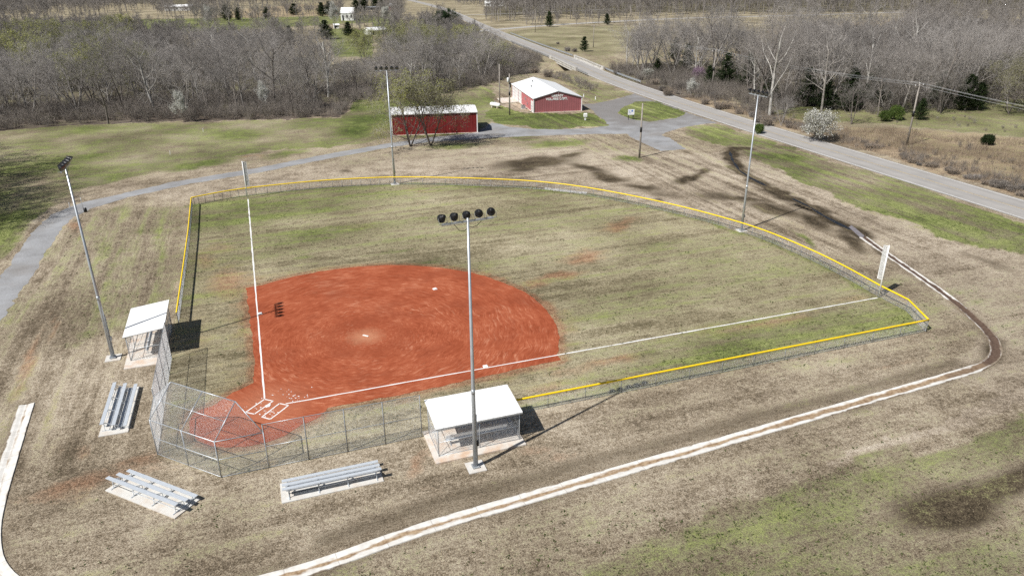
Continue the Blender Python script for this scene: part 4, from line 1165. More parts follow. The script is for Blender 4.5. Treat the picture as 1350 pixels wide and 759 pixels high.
def power_line(a, b, arm, sag, label):
    c = Vector((math.cos(R(arm)), math.sin(R(arm)), 0))
    t = tag(empty('power_line', tuple(a)), label, 'power line', 'power lines along the road')
    for k, dz in ((-1.1, -.05), (0, .28), (1.1, -.05)):
        pts = []
        for i in range(17):
            f = i/16; p = a.lerp(b, f)+c*k+Vector((0, 0, dz-4*sag*f*(1-f))); pts.append(p-a)
        mb = MB(); mb.tube(pts, .013, 4); mb.build('wire', M['wire'], t, True)
power_line(T1, T9, 8, .9, 'power wires running from the leaning brush pole towards the picture edge')
power_line(T1, T2, 6, .9, 'power wires between the leaning brush pole and the pole beside the cedar')
power_line(T2, T7, 5, 1.2, 'power wires from the pole beside the cedar towards the bridge field')

# ---------------- bridge and guard rails
def along(y0, y1, off):
    pts = [p for p in offset_line(ROAD, off)]
    L = resample(pts, 1.0)
    return [p for p in L if y0 <= p[1] <= y1]
br = tag(empty('road_bridge', (116.5, 205, 0)), 'low concrete road bridge with pierced white parapets over the creek', 'bridge')
def rp(p, z): return (p[0]-116.5, p[1]-205, z)
L0, L1 = along(186, 226, -5.0), along(186, 226, 5.0)
n_ = min(len(L0), len(L1)); L0, L1 = L0[:n_], L1[:n_]
vs = []; fs_ = []
for a, b in zip(L0, L1):
    vs += [rp(a, .02), rp(b, .02), rp(b, -.75), rp(a, -.75)]
for i in range(n_-1):
    for j in range(4): fs_.append((i*4+j, i*4+(j+1) % 4, (i+1)*4+(j+1) % 4, (i+1)*4+j))
mb = MB(); mb.add(vs, fs_+[(3, 2, 1, 0), tuple((n_-1)*4+j for j in range(4))]); mb.build('deck', M['bridge'], br)
for Ln in (L0, L1):
    mb = MB()
    for i, (a, b) in enumerate(zip(Ln[:-1], Ln[1:])):
        mb.bar(rp(a, .92), rp(b, .92), .32, .26); mb.bar(rp(a, .13), rp(b, .13), .36, .24)
        if i % 2 == 0: mb.bar(rp(a, .1), rp(a, .9), .40, .28)
    for p in (Ln[0], Ln[-1]):
        mb.box(rp(p, .55), (.6, 1.6, 1.15))
    mb.build('parapet', M['bridge'], br)
for q_ in (L0[3], L0[-4]):
    mb = MB(); mb.box((q_[0]-116.5+5, q_[1]-205, -2.2), (9.6, 1.2, 2.9)); mb.build('abutment', M['bridge'], br)
def guard_rail(y0, y1, off, label):
    Ls = along(y0, y1, off)
    t = tag(empty('guard_rail', (Ls[0][0], Ls[0][1], 0)), label, 'guard rail', 'steel guard rails at the bridge')
    ox, oy = Ls[0]
    mb = MB()
    for a, b in zip(Ls[:-1], Ls[1:]):
        for dz, dd in ((.50, 0), (.60, .05), (.70, 0), (.80, .05), (.88, 0)):
            mb.bar((a[0]-ox+dd, a[1]-oy, dz), (b[0]-ox+dd, b[1]-oy, dz), .05, .11)
    mb.build('rail', M['galv'], t)
    for p in Ls[::3]:
        mb = MB(); mb.box((p[0]-ox+(.1 if off > 0 else -.1), p[1]-oy, .35), (.14, .18, .9)); mb.build('post', M['wood_pole'], t)
guard_rail(150, 185, 5.1, 'steel guard rail along the far road edge on the near side of the bridge')
guard_rail(227, 350, 5.1, 'long steel guard rail along the road edge beyond the bridge')
guard_rail(172, 185, -5.1, 'short dark steel guard rail on the fire hall side of the bridge')
guard_rail(227, 300, -5.1, 'steel guard rail beyond the bridge on the wooded side of the road')

# ---------------- far houses and barns
M['red_barn'] = plain('red_barn_boards', (.34, .05, .045), .6, 0, .15, 1)
M['cream'] = plain('cream_boards', (.62, .56, .42), .7, 0, .1, 1)
M['dark_roof'] = plain('dark_roofing', (.09, .085, .08), .8, 0, .2, 1)
M['window'] = plain('dark_window_glass', (.03, .035, .04), .15, 0, .1, 1, spec=.6)
def far_house(u, v, L, D, H, wall, roof, label, cat='house', rz=-15, ridge=.45, name='far_house', nwin=3, z=0.0):
    x, y = g(u, v); t = tag(empty(name, (x, y, 0), R(rz)), label, cat)
    mb = MB(); mb.add([(-L/2, 0, 0), (L/2, 0, 0), (L/2, D, 0), (-L/2, D, 0), (-L/2, 0, H), (L/2, 0, H), (L/2, D, H), (-L/2, D, H), (-L/2, D/2, H+D*ridge/2), (L/2, D/2, H+D*ridge/2)],
                      [(0, 1, 5, 4), (1, 2, 6, 9, 5), (2, 3, 7, 6), (3, 0, 4, 8, 7)]); mb.build('wall', M[wall], t)
    e = .4; dz = e*ridge
    q = slab_quads((-L/2-e, -e, H-dz), (L/2+e, -e, H-dz), (L/2+e, D/2, H+D*ridge/2+.05), (-L/2-e, D/2, H+D*ridge/2+.05), .12)+slab_quads((L/2+e, D+e, H-dz), (-L/2-e, D+e, H-dz), (-L/2-e, D/2, H+D*ridge/2+.05), (L/2+e, D/2, H+D*ridge/2+.05), .12)
    uvquad_mesh('roof', q, M[roof], t)
    for k in range(nwin):
        xx = -L/2+L*(k+.5)/nwin
        mb = MB(); mb.box((xx, -.03, H*.55), (min(1.2, L/nwin*.5), .08, H*.35)); mb.build('window', M['window'], t)
    mb = MB(); mb.box((-L/2+L*.18, -.04, 1.0), (1.1, .08, 2.0)); mb.build('door', M['dark_hole'], t)
far_house(234, 14.5, 22, 9, 3.6, 'white_metal', 'white_roof', 'long white-roofed barn far off among the upper left trees', 'barn', -6, .35, 'far_barn')
far_house(250, 13.8, 6, 7, 3.8, 'red_barn', 'white_roof', 'small red barn at the right end of the far long white barn', 'barn', -6, .4, 'far_barn', 1)
far_house(458, 27.5, 9, 10, 5.2, 'white_paint', 'white_roof', 'tall white farmhouse before the far hay field', 'house', -20, .7, 'farm_house')
far_house(441, 18.5, 4, 4, 3.0, 'red_barn', 'white_roof', 'tiny red shed with a white roof left of the tall white farmhouse', 'shed', -10, .5, 'far_shed', 1)
far_house(519, 13, 7, 8, 3.4, 'red_barn', 'white_roof', 'far red shed with white trim beside the distant road', 'shed', 10, .5, 'far_shed', 2)
far_house(491, 13.5, 16, 6, 2.4, 'dark_hole', 'grey_box', 'long low dark shelter beside the far red shed', 'shed', -4, .2, 'far_shelter', 4)
far_house(500, 46, 11, 7, 2.6, 'white_paint', 'white_roof', 'low white-roofed house behind the trees by the bright lawn', 'house', 25, .35, 'far_house')
far_house(444, 38, 3, 3, 2.2, 'white_paint', 'white_roof', 'tiny white shed at the corner of the bright lawn', 'shed', 0, .4, 'far_shed', 1)
far_house(652, 8.5, 18, 11, 3.0, 'white_paint', 'white_roof', 'wide white-roofed house beyond the far road at the top of the view', 'house', -12, .35, 'far_house', 4)

# ================================================================== TREES, SHRUBS, BRUSH
def bark(name, lo, hi, sc=1.5, rand=.25):
    t = NT(name)
    n = t.noise(sc, 5, .65)
    col = t.ramp(n, [(.3, lo), (.7, hi)])
    oi = t.n('ShaderNodeObjectInfo')
    col = t.mix(1.0, col, t.ramp(oi.outputs['Random'], [(0, 1-rand), (1, 1+rand)]), 'MULTIPLY')
    return t.fin(col, .9, 0, .15)
M['bark'] = bark('grey_brown_bark', (.085, .072, .062), (.23, .205, .185))
M['bark_mid'] = bark('light_grey_bark', (.17, .155, .14), (.40, .37, .34), 1.2, .2)
M['bark_pale'] = bark('pale_sycamore_bark', (.30, .28, .25), (.62, .60, .56), .8, .1)
M['twig'] = bark('grey_twigs', (.165, .149, .136), (.335, .308, .286), .8, .42)
M['twig_mid'] = bark('light_grey_twigs', (.225, .207, .192), (.43, .40, .375), .8, .25)
M['twig_pale'] = bark('pale_grey_twigs', (.22, .20, .185), (.42, .385, .355), .8, .2)
M['brush'] = bark('brown_brush_stems', (.155, .135, .118), (.335, .298, .264), .4, .25)
def leafmat(name, lo, md, hi, sc=1.2, trans=.25, rand=.2):
    t = NT(name)
    n = t.math('ADD', t.math('MULTIPLY', t.noise(sc, 4, .6), .6), t.math('MULTIPLY', t.noise(9, 2), .4))
    col = t.ramp(n, [(.32, lo), (.5, md), (.68, hi)])
    oi = t.n('ShaderNodeObjectInfo')
    col = t.mix(1.0, col, t.ramp(oi.outputs['Random'], [(0, 1-rand), (1, 1+rand)]), 'MULTIPLY')
    t.fin(col, .7, 0, .2)
    tr = t.n('ShaderNodeBsdfTranslucent'); t.put(tr.inputs[0], col)
    mx = t.n('ShaderNodeMixShader'); mx.inputs[0].default_value = trans
    t.t.links.new(t.b.outputs[0], mx.inputs[1]); t.t.links.new(tr.outputs[0], mx.inputs[2]); t.t.links.new(mx.outputs[0], t.out.inputs[0])
    return t.m
M['cedar'] = leafmat('dark_cedar_needles', (.010, .018, .008), (.026, .042, .014), (.055, .075, .026))
M['pine'] = leafmat('pine_needles', (.012, .026, .012), (.03, .055, .022), (.06, .095, .04))
M['bud'] = leafmat('yellow_green_buds', (.20, .21, .07), (.34, .345, .12), (.48, .48, .21), .6)
M['budgrey'] = leafmat('grey_green_buds', (.11, .105, .06), (.20, .19, .11), (.31, .30, .19), .6)
M['blossom'] = leafmat('white_blossom', (.36, .355, .30), (.60, .595, .55), (.80, .80, .77), 1.0)
M['redbud'] = leafmat('mauve_redbud_blossom', (.16, .09, .14), (.27, .17, .25), (.38, .26, .36), 1.0)
M['shrubgreen'] = leafmat('fresh_green_shrub_leaves', (.03, .055, .012), (.075, .115, .025), (.15, .19, .05), 1.0)
M['weed'] = leafmat('low_weed_leaves', (.03, .045, .012), (.075, .10, .028), (.14, .17, .055), 2.0)
M['drygrass'] = leafmat('tall_dry_grass', (.18, .135, .098), (.33, .262, .195), (.50, .41, .305), .25)
M['turfblade'] = leafmat('dead_turf_blades', (.16, .125, .075), (.30, .245, .16), (.50, .42, .29), 2.0)

def seg_mesh(name, segs, m, sides=3, parent=None):
    """segs: array rows of x0 y0 z0 x1 y1 z1 r0 r1 -> thin prisms"""
    s = np.asarray(segs, float)
    p0, p1, r0, r1 = s[:, :3], s[:, 3:6], s[:, 6:7], s[:, 7:8]
    d = p1-p0; d /= np.maximum(np.linalg.norm(d, axis=1, keepdims=True), 1e-6)
    up = np.where(np.abs(d[:, 2:3]) < .9, np.array([[0, 0, 1.]]), np.array([[1., 0, 0]]))
    a = np.cross(d, up); a /= np.linalg.norm(a, axis=1, keepdims=True); b = np.cross(d, a)
    V = []
    for p, r in ((p0, r0), (p1, r1)):
        for k in range(sides):
            t = 2*math.pi*k/sides; V.append(p+(a*math.cos(t)+b*math.sin(t))*r)
    V = np.stack(V, 1).reshape(-1, 3)
    n = len(s); base = (np.arange(n)*2*sides)[:, None]
    Q = []
    for k in range(sides):
        k2 = (k+1) % sides
        Q.append(base+np.array([[k, k2, sides+k2, sides+k]]))
    Q = np.concatenate(Q, 0)
    return fast_mesh(name, V, Q, m, parent)

def leaf_quads(cent, size, rg, flat=.0):
    n = len(cent)
    a = rg.normal(size=(n, 3)); a /= np.linalg.norm(a, axis=1, keepdims=True)
    b = rg.normal(size=(n, 3)); b -= a*(a*b).sum(1, keepdims=True); b /= np.linalg.norm(b, axis=1, keepdims=True)
    sz = size*rg.uniform(.6, 1.4, (n, 1))
    V = np.stack([cent-a*sz-b*sz*.6, cent+a*sz-b*sz*.5, cent+a*sz*.8+b*sz*.6, cent-a*sz*.9+b*sz*.5], 1).reshape(-1, 3)
    Q = np.arange(n*4).reshape(n, 4)
    return V, Q

def grow(rg, H, spread=.38, trunk=.32, levels=4, lean=.05, nl=(8, 6, 5, 4), droop=.0, tr_r=None, multi=1):
    """branching skeleton; returns segments of trunk+limbs and of the finer crown, and twig tips"""
    big, fine, tips = [], [], []
    def branch(p, d, L, r, lev):
        n = 3 if lev < 3 else 2
        pts = [np.array(p)]
        dd = np.array(d, float)
        for i in range(n):
            dd = dd+rg.normal(0, .13 if lev else .06, 3)+np.array([0, 0, (.10 if lev < 3 else .03)-droop])
            dd /= np.linalg.norm(dd)
            pts.append(pts[-1]+dd*L/n)
        rs = [r*(1-.75*i/n) if lev else r*(1-.55*i/n) for i in range(n+1)]
        for i in range(n):
            (big if lev < 2 else fine).append([*pts[i], *pts[i+1], max(rs[i], .009), max(rs[i+1], .008)])
        if lev >= levels:
            tips.append(pts[-1]); return
        k = nl[min(lev, len(nl)-1)]
        for j in range(k):
            f = (trunk+(1-trunk)*(j+rg.random())/k) if lev == 0 else (.25+.75*(j+rg.random())/k)
            f = min(f, .99); i = int(f*n); q = pts[i]+(pts[i+1]-pts[i])*(f*n-i)
            ax = pts[i+1]-pts[i]; ax /= np.linalg.norm(ax)
            az = rg.random()*6.283 if lev else j*2.4+rg.random()*.8
            u = np.cross(ax, [0.3, .1, 1.0]) if abs(ax[2]) < .95 else np.cross(ax, [1, 0, 0]); u /= np.linalg.norm(u); v = np.cross(ax, u)
            sp = {0: spread+.28*(1-f)+.25*rg.random()*.5, 1: .75, 2: .8, 3: .8}[min(lev, 3)]*(0.75+.5*rg.random())
            nd = ax*math.cos(sp)+(u*math.cos(az)+v*math.sin(az))*math.sin(sp)
            if lev == 0: Lc = H*(.62-.36*f)*(0.8+.45*rg.random())
            else: Lc = L*(.62-.22*f)*(0.75+.5*rg.random())
            branch(q, nd, Lc, max(rs[i]*.55*(.72 if lev else .86), .010), lev+1)
    for k in range(multi):
        d = np.array([rg.normal(0, lean), rg.normal(0, lean), 1.0])
        if multi > 1:
            a = k*6.283/multi+rg.random(); d = np.array([math.cos(a)*.38, math.sin(a)*.38, 1.0])
        d /= np.linalg.norm(d)
        branch([0, 0, -.15], d, H*(.80 if multi == 1 else .72), tr_r or H*.0155, 0)
    return big, fine, np.array(tips)

PROTO = bpy.data.collections.new('x')   # kept unlinked: only mesh data is shared
def tree_data(kind, seed):
    """returns list of (part name, mesh) for one kind of tree about its natural size"""
    rg = np.random.default_rng(seed)
    out = []
    def keep(o, nm):
        me = o.data; bpy.data.objects.remove(o); out.append((nm, me))
    if kind in ('bare', 'pale', 'budding', 'greybud'):
        H = {'bare': 12, 'pale': 15, 'budding': 11, 'greybud': 11}[kind]
        multi = (1 if rg.random() < .6 or kind == 'pale' else int(rg.integers(2, 4))) if kind in ('bare', 'pale') else 3
        nl_ = (8, 7, 5, 4) if kind in ('bare', 'pale') else (7, 6, 5, 4)
        if multi > 1: nl_ = (6, 6, 5, 5)
        big, fine, tips = grow(rg, H, spread=.42+.3*rg.random(), trunk=.12+.2*rg.random(), multi=multi, lean=.10, nl=nl_, tr_r=H*(.017 if multi == 1 else .012))
        keep(seg_mesh('trunk', big, M['bark_pale' if kind == 'pale' else ('bark_mid' if seed % 2 and kind == 'bare' else 'bark')], 5), 'trunk')
        fa = np.array(fine); fa[:, 6:8] *= 1.0
        keep(seg_mesh('crown', fa, M['twig_pale' if kind == 'pale' else ('twig_mid' if seed % 2 else 'twig')], 3), 'crown')
        if kind in ('budding', 'greybud'):
            sel = tips[rg.random(len(tips)) < .9]
            c = np.repeat(sel, 4, 0)+rg.normal(0, .20, (len(sel)*4, 3))
            v, q = leaf_quads(c, .065, rg)
            keep(fast_mesh('foliage', v, q, M['bud' if kind == 'budding' else 'budgrey']), 'foliage')
    elif kind == 'cedar':
        H = 7.6
        keep(seg_mesh('trunk', [[0, 0, -.1, 0, 0, 1.5, .16, .12], [0, 0, 1.5, .05, 0, H*.9, .12, .03]], M['bark'], 6), 'trunk')
        cs = []
        for i in range(210):
            z = H*(.04+.92*rg.random()**1.15); rr = (2.5*(1-(z/H))**.70+.10)*(.45+.75*rg.random()); a = rg.random()*6.283
            n = 30
            t = rg.random(n)[:, None]
            base = np.array([0, 0, z-.25]); tip = np.array([rr*math.cos(a), rr*math.sin(a), z+.45*rr])
            cs.append(base+(tip-base)*(.35+.65*t)+rg.normal(0, .13, (n, 3)))
        c = np.concatenate(cs)
        v, q = leaf_quads(c, .095, rg)
        keep(fast_mesh('crown', v, q, M['cedar']), 'crown')
    elif kind == 'pine':
        H = 15
        big, fine, tips = grow(rg, H, spread=.75, trunk=.38, levels=3, nl=(15, 6, 4), tr_r=.22)
        keep(seg_mesh('trunk', big, M['bark'], 5), 'trunk')
        tips = np.concatenate([tips, np.array([f[3:6] for f in fine])])
        c = np.repeat(tips, 10, 0); c = c+rg.normal(0, .30, c.shape)
        v, q = leaf_quads(c, .12, rg)
        keep(fast_mesh('crown', v, q, M['pine']), 'crown')
    elif kind in ('pear', 'whitebush', 'redbud', 'greenshrub', 'oval'):
        multi = {'pear': 1, 'whitebush': 6, 'redbud': 4, 'greenshrub': 6, 'oval': 5}[kind]; H = {'pear': 6.5, 'whitebush': 4.6, 'redbud': 4.5, 'greenshrub': 2.6, 'oval': 1.6}[kind]
        big, fine, tips = grow(rg, H, spread=.30 if kind == 'pear' else .5, trunk=.18, levels=3, nl=(9, 6, 4), multi=multi, tr_r=.05 if multi > 1 else .09)
        keep(seg_mesh('trunk', big, M['bark'], 4), 'trunk')
        keep(seg_mesh('twigs', fine, M['twig'], 3), 'twigs')
        tips = np.concatenate([tips, np.array([f[:3] for f in fine[::2]])])
        rep = {'pear': 15, 'whitebush': 2, 'redbud': 2, 'greenshrub': 6, 'oval': 9}[kind]
        c = np.repeat(tips, rep, 0); c = c+rg.normal(0, .17 if kind != 'pear' else .25, c.shape)
        v, q = leaf_quads(c, .06 if kind != 'pear' else .07, rg)
        keep(fast_mesh('blossom' if kind in ('pear', 'whitebush', 'redbud') else 'foliage', v, q, M[{'pear': 'blossom', 'whitebush': 'blossom', 'redbud': 'redbud', 'greenshrub': 'shrubgreen', 'oval': 'cedar'}[kind]]), 'blossom' if kind in ('pear', 'whitebush', 'redbud') else 'foliage')
        if kind == 'whitebush':
            c = tips+rg.normal(0, .22, tips.shape); v, q = leaf_quads(c, .06, rg); keep(fast_mesh('foliage', v, q, M['budgrey']), 'foliage')
    elif kind in ('drybush', 'greybush'):
        segs = []
        for i in range(110):
            a = rg.random()*6.283; r = rg.random()**.7*.7; p = np.array([r*math.cos(a), r*math.sin(a), 0]); d = np.array([math.cos(a)*.55*rg.random(), math.sin(a)*.55*rg.random(), 1.0]); L = rg.uniform(.8, 1.9)
            q = p+d/np.linalg.norm(d)*L*.6; segs.append([*p, *q, .016, .012])
            for k in range(6):
                f = rg.uniform(.3, 1); s0 = p+(q-p)*f; dd = d*.6+rg.normal(0, .55, 3); dd /= np.linalg.norm(dd); e = s0+dd*rg.uniform(.25, .7); segs.append([*s0, *e, .011, .007])
        keep(seg_mesh('stems', segs, M['brush' if kind == 'drybush' else 'twig'], 3), 'stems')
        if kind == 'drybush':
            c = np.array([s[3:6] for s in segs])[::2]; c = np.repeat(c, 2, 0)+rg.normal(0, .1, (len(c)*2, 3)); v, q = leaf_quads(c, .05, rg); keep(fast_mesh('leaves', v, q, M['drygrass'] if rg.random() < .5 else M['brush']), 'leaves')
    return out
KINDS_N = {'bare': 10, 'pale': 2, 'budding': 3, 'greybud': 2, 'cedar': 3, 'pine': 1, 'pear': 2, 'whitebush': 1, 'redbud': 1, 'greenshrub': 2, 'oval': 1, 'drybush': 3, 'greybush': 2}
DATA = {}
sd = 100
for k_, n_ in KINDS_N.items():
    DATA[k_] = []
    for i in range(n_): sd += 1; DATA[k_].append(tree_data(k_, sd))
NAME = dict(bare='bare_tree', pale='sycamore_tree', budding='budding_tree', greybud='budding_tree', cedar='cedar_tree', pine='pine_tree', pear='blossom_tree', whitebush='blossom_shrub', redbud='blossom_tree', greenshrub='green_shrub', oval='green_shrub', drybush='dry_shrub', greybush='bare_shrub')
CAT = dict(bare='tree', pale='tree', budding='tree', greybud='tree', cedar='tree', pine='tree', pear='tree', whitebush='shrub', redbud='tree', greenshrub='shrub', oval='shrub', drybush='shrub', greybush='shrub')
def plant(kind, x, y, s, label, group=None, var=None, rz=None, sz=None):
    d = DATA[kind][var if var is not None else rnd.randrange(len(DATA[kind]))]
    t = empty(NAME[kind], (x, y, gz1(x, y)), rnd.random()*6.28 if rz is None else rz)
    t.scale = (s, s, sz or s)
    tag(t, label, CAT[kind], group)
    for nm, me in d:
        o = bpy.data.objects.new(nm, me); COL.objects.link(o); o.parent = t
    return t

# ---- single trees and shrubs one can point to
def pp(kind, u, v, s, label=None, **kw):
    x, y = g(u, v); return plant(kind, x, y, s, label, **kw)
pp('budding', 541, 193, 1.26, 'budding tree with yellow-green tips in front of the left half of the red shed', var=0)
pp('greybud', 568, 192.5, 1.2, 'barer budding tree in front of the middle of the red shed', var=0)
pp('pale', 433, 128, 1.22, 'tall pale-trunked sycamore standing out of the woods edge', var=0)
pp('bare', 143, 163.5, 1.18, 'broad dark-trunked leafless tree at the front edge of the woods by the lawn', var=1)
pp('pear', 243, 161, .62, sz=.98, label= 'small white blossoming tree at the front edge of the woods', var=0)
pp('pear', 349, 148, .62, sz=1.0, label= 'thin half-bare white blossoming tree within the woods edge', var=1)
pp('pear', 279, 40, 1.1, sz=1.9, label= 'white blossoming tree in the hedge before the far hay field', var=0)
pp('pear', 442, 42, 1.6, sz=2.2, label= 'pale blossoming tree beside the far bright lawn', var=1)
pp('pear', 508, 32, 1.5, 'pale blossoming tree among the trees beside the far road', var=0)
pp('pine', 588, 57, 1.0, 'dark round-headed pine beside the far road')
pp('whitebush', 1080, 186, 1.35, 'wide white blossoming shrub at the far road edge')
pp('pear', 911, 130, .62, sz=.72, label= 'narrow white blossoming shrub at the far road edge below the mauve tree', var=1)
pp('whitebush', 853, 104, .7, 'small sparse white blossoming shrub beyond the guard rail')
pp('redbud', 920, 108, 1.0, 'mauve blossoming tree in the woods edge beside the pale utility pole')
pp('oval', 1301, 191, 1.1, 'single round evergreen bush alone in the dry brush meadow')
for u, v, s, lab in ((957, 114, 1.25, 'broad dark cedar beside the pale utility pole across the road'), (934, 113, .75, 'small dark cedar left of the pale utility pole across the road'), (866, 100, .72, 'small dark cedar beyond the road guard rail'),
                     (1118, 146, 1.3, 'tall dark cedar behind the white blossoming shrub'), (1087, 144, 1.0, 'shorter dark cedar behind the white blossoming shrub'), (1272, 146, 1.1, 'dark cedar at the meadow edge with grey-green trees to its right'), (1288, 145, .85, 'low dark cedar next to the meadow-edge cedar'),
                     (1212, 158, .62, 'dark bushy cedar right of the leaning brush pole'), (724, 36, 1.2, 'dark cedar at the side road junction'), (800, 33, .9, 'dark cedar along the side road'), (840, 66, 1.1, 'dark cedar between the far field and the roadside woods'), (770, 68, .8, 'low dark cedar on the creek bank')):
    pp('cedar', u, v, s*1.18, lab, sz=s*1.02)
for u, v, s in ((150, 52, 1.3), (92, 56, 1.2), (176, 54, 1.2), (270, 84, .9), (230, 96, .8), (1062, 140, 1.1), (1236, 142, 1.0), (1150, 140, 1.1), (985, 116, 1.1), (905, 92, 1.0), (1010, 128, .9), (890, 78, 1.0), (1330, 120, 1.0)):
    pp('cedar', u, v, s*1.25, sz=s*1.15, label='dark cedar standing among the leafless woods', group='dark cedars among the leafless woods')
for u, v, s, lab in ((1180, 158, 1.1, 'bright green shrub left of the leaning brush pole'), (1166, 160, .85, 'smaller bright green shrub behind the brush pole meadow'), (1000, 176, .7, 'green-leaved shrub at the far road edge')):
    pp('greenshrub', u, v, s, lab)
for i, (u, v, s) in enumerate(((1330, 150, 1.1), (1352, 142, 1.15), (1368, 128, 1.2), (1310, 128, 1.0))):
    pp('greybud', u, v, s, 'grey-green budding tree in the clump at the edge of the east meadow', group='grey-green budding trees by the east meadow')
for u, v, s in ((130, 76, 1.0), (168, 70, 1.1), (60, 120, 1.0), (20, 110, 1.1), (100, 100, 1.0), (180, 120, .95), (480, 86, .9), (520, 92, .95), (548, 82, 1.0), (575, 88, .9), (125, 140, 1.0), (150, 90, 1.0), (80, 85, 1.1), (135, 112, 1.0), (40, 75, 1.0), (650, 92, .9), (610, 78, .9)):
    pp('budding', u, v, s*1.35, 'tree with a yellow-green haze of buds among the leafless west woods', group='budding trees in the west woods')
for u, v, s in ((118, 62, 1.1), (160, 60, 1.3), (172, 62, 1.2), (200, 56, .8), (215, 56, .8), (285, 64, 1.3), (296, 68, 1.2), (310, 72, 1.0), (320, 62, 1.0), (430, 52, 1.3), (300, 27, 1.4), (315, 27, 1.2), (352, 25, 1.1), (388, 20, 1.6), (425, 22, 1.6), (435, 20, 1.8), (372, 56, 1.1), (382, 54, 1.2), (470, 18, 1.8), (480, 16, 1.6), (495, 12, 1.8), (505, 12, 1.6), (460, 48, 1.4)):
    pp('cedar', u, v, s*rnd.uniform(1.1, 1.7), sz=s*rnd.uniform(.7, 1.05), label='dark cedar in the far hedge lines between the woods and the hay fields', group='dark cedars of the far hedge lines')
def road_edge_v(u):   # photo row of the far road edge
    return float(np.interp(u, [795, 850, 960, 1050, 1200, 1350], [94, 112, 149, 177, 219, 263]))
for i in range(34):
    u = rnd.choice((rnd.uniform(985, 1130), rnd.uniform(1130, 1365), rnd.uniform(1180, 1350)))
    plant('drybush' if rnd.random() < .7 else 'greybush', *g(u, road_edge_v(u)-rnd.uniform(3, 11)), rnd.uniform(.45, 1.25), 'brown dry shrub in the ragged row along the far road edge', 'dry shrubs along the far road edge', sz=rnd.uniform(.4, 1.0))
for u, v, s_, lab in ((1030, 166, .55, 'small leafless tree at the far road edge left of the white blossoming shrub'), (1122, 164, .8, 'leafless grey tree in front of the meadow cedars'), (1188, 150, 1.3, 'big leafless tree behind the leaning brush pole'), (1240, 150, .8, 'leafless tree on the meadow edge right of the leaning brush pole')):
    pp('bare', u, v, s_, lab)
for u, v in ((880, 128), (895, 126), (930, 138), (940, 132), (870, 118), (900, 116), (960, 143), (975, 150), (990, 155), (1000, 162), (945, 145), (1013, 164), (860, 112), (845, 106), (830, 100), (1020, 160), (780, 88), (765, 82), (760, 70), (745, 66), (735, 60), (790, 86), (800, 92), (812, 97), (722, 104), (704, 94)):
    pp('drybush' if rnd.random() < .6 else 'greybush', u+rnd.uniform(-3, 3), v+rnd.uniform(-2, 2), rnd.uniform(.7, 1.5), 'leafless brown shrub in the thicket beside the road and bridge', group='leafless shrubs beside the road and bridge')

# ---- woods: individual leafless trees
WOODS = []
def scatter(poly, sp, x0, x1, y0, y1, seed):
    rg = np.random.default_rng(seed)
    xs = np.arange(x0, x1, sp); ys = np.arange(y0, y1, sp)
    A, B = np.meshgrid(xs, ys); A = A.ravel()+rg.uniform(-.46, .46, A.size)*sp; B = B.ravel()+rg.uniform(-.46, .46, B.size)*sp
    u, v = proj(A, B, 0.0); ok = inpoly(u, v, poly)
    return list(zip(A[ok], B[ok], u[ok], v[ok]))
W_west = [(-90, 178), (0, 169), (110, 161), (200, 157), (340, 156), (448, 150), (460, 134), (560, 126), (640, 112), (672, 100), (702, 90), (712, 78), (690, 64), (664, 54), (648, 46), (620, 50), (560, 62), (500, 76), (430, 86), (360, 76), (260, 66), (190, 58), (120, 40), (60, 30), (-90, 40)]
W_mid = [(500, 72), (560, 62), (640, 48), (628, 40), (596, 38), (560, 42), (505, 50), (498, 56)]
W_east = [(800, 84), (830, 98), (872, 108), (905, 108), (975, 128), (1010, 156), (1060, 148), (1150, 154), (1200, 151), (1280, 144), (1360, 134), (1440, 124), (1440, 66), (1360, 62), (1200, 64), (1100, 72), (1020, 84), (960, 80), (880, 84)]
bare_west = scatter(W_west, 9.2, -120, 140, 120, 420, 1)
bare_mid = scatter(W_mid, 12, 20, 220, 260, 560, 2)
bare_east = scatter(W_east, 9.4, 95, 420, 60, 330, 3)
allb = [(x, y, u, v, 0) for x, y, u, v in bare_west]+[(x, y, u, v, 1) for x, y, u, v in bare_mid]+[(x, y, u, v, 2) for x, y, u, v in bare_east]
ROADPTS = np.array(ROAD)
def road_d(x, y): return float(np.min(np.hypot(ROADPTS[:, 0]-x, ROADPTS[:, 1]-y)))
allb = [b for b in allb if road_d(b[0], b[1]) > 8.5 and not (440 < b[2] < 505 and b[3] < 108) and not (418 < b[2] < 450 and b[3] > 120)]
allb.sort(key=lambda b: math.hypot(b[0]-2, b[1]+53))
print('bare trees', len(bare_west), len(bare_mid), len(bare_east), len(allb))
far_pts = []
cnt = 0
LABS = ('leafless grey tree among many in the dense woods west of the road', 'leafless tree in the mixed trees beside the far road', 'leafless pale grey tree among many in the woods east of the road')
GRPS = ('leafless trees of the west woods', 'leafless trees by the far road', 'leafless trees of the east woods')
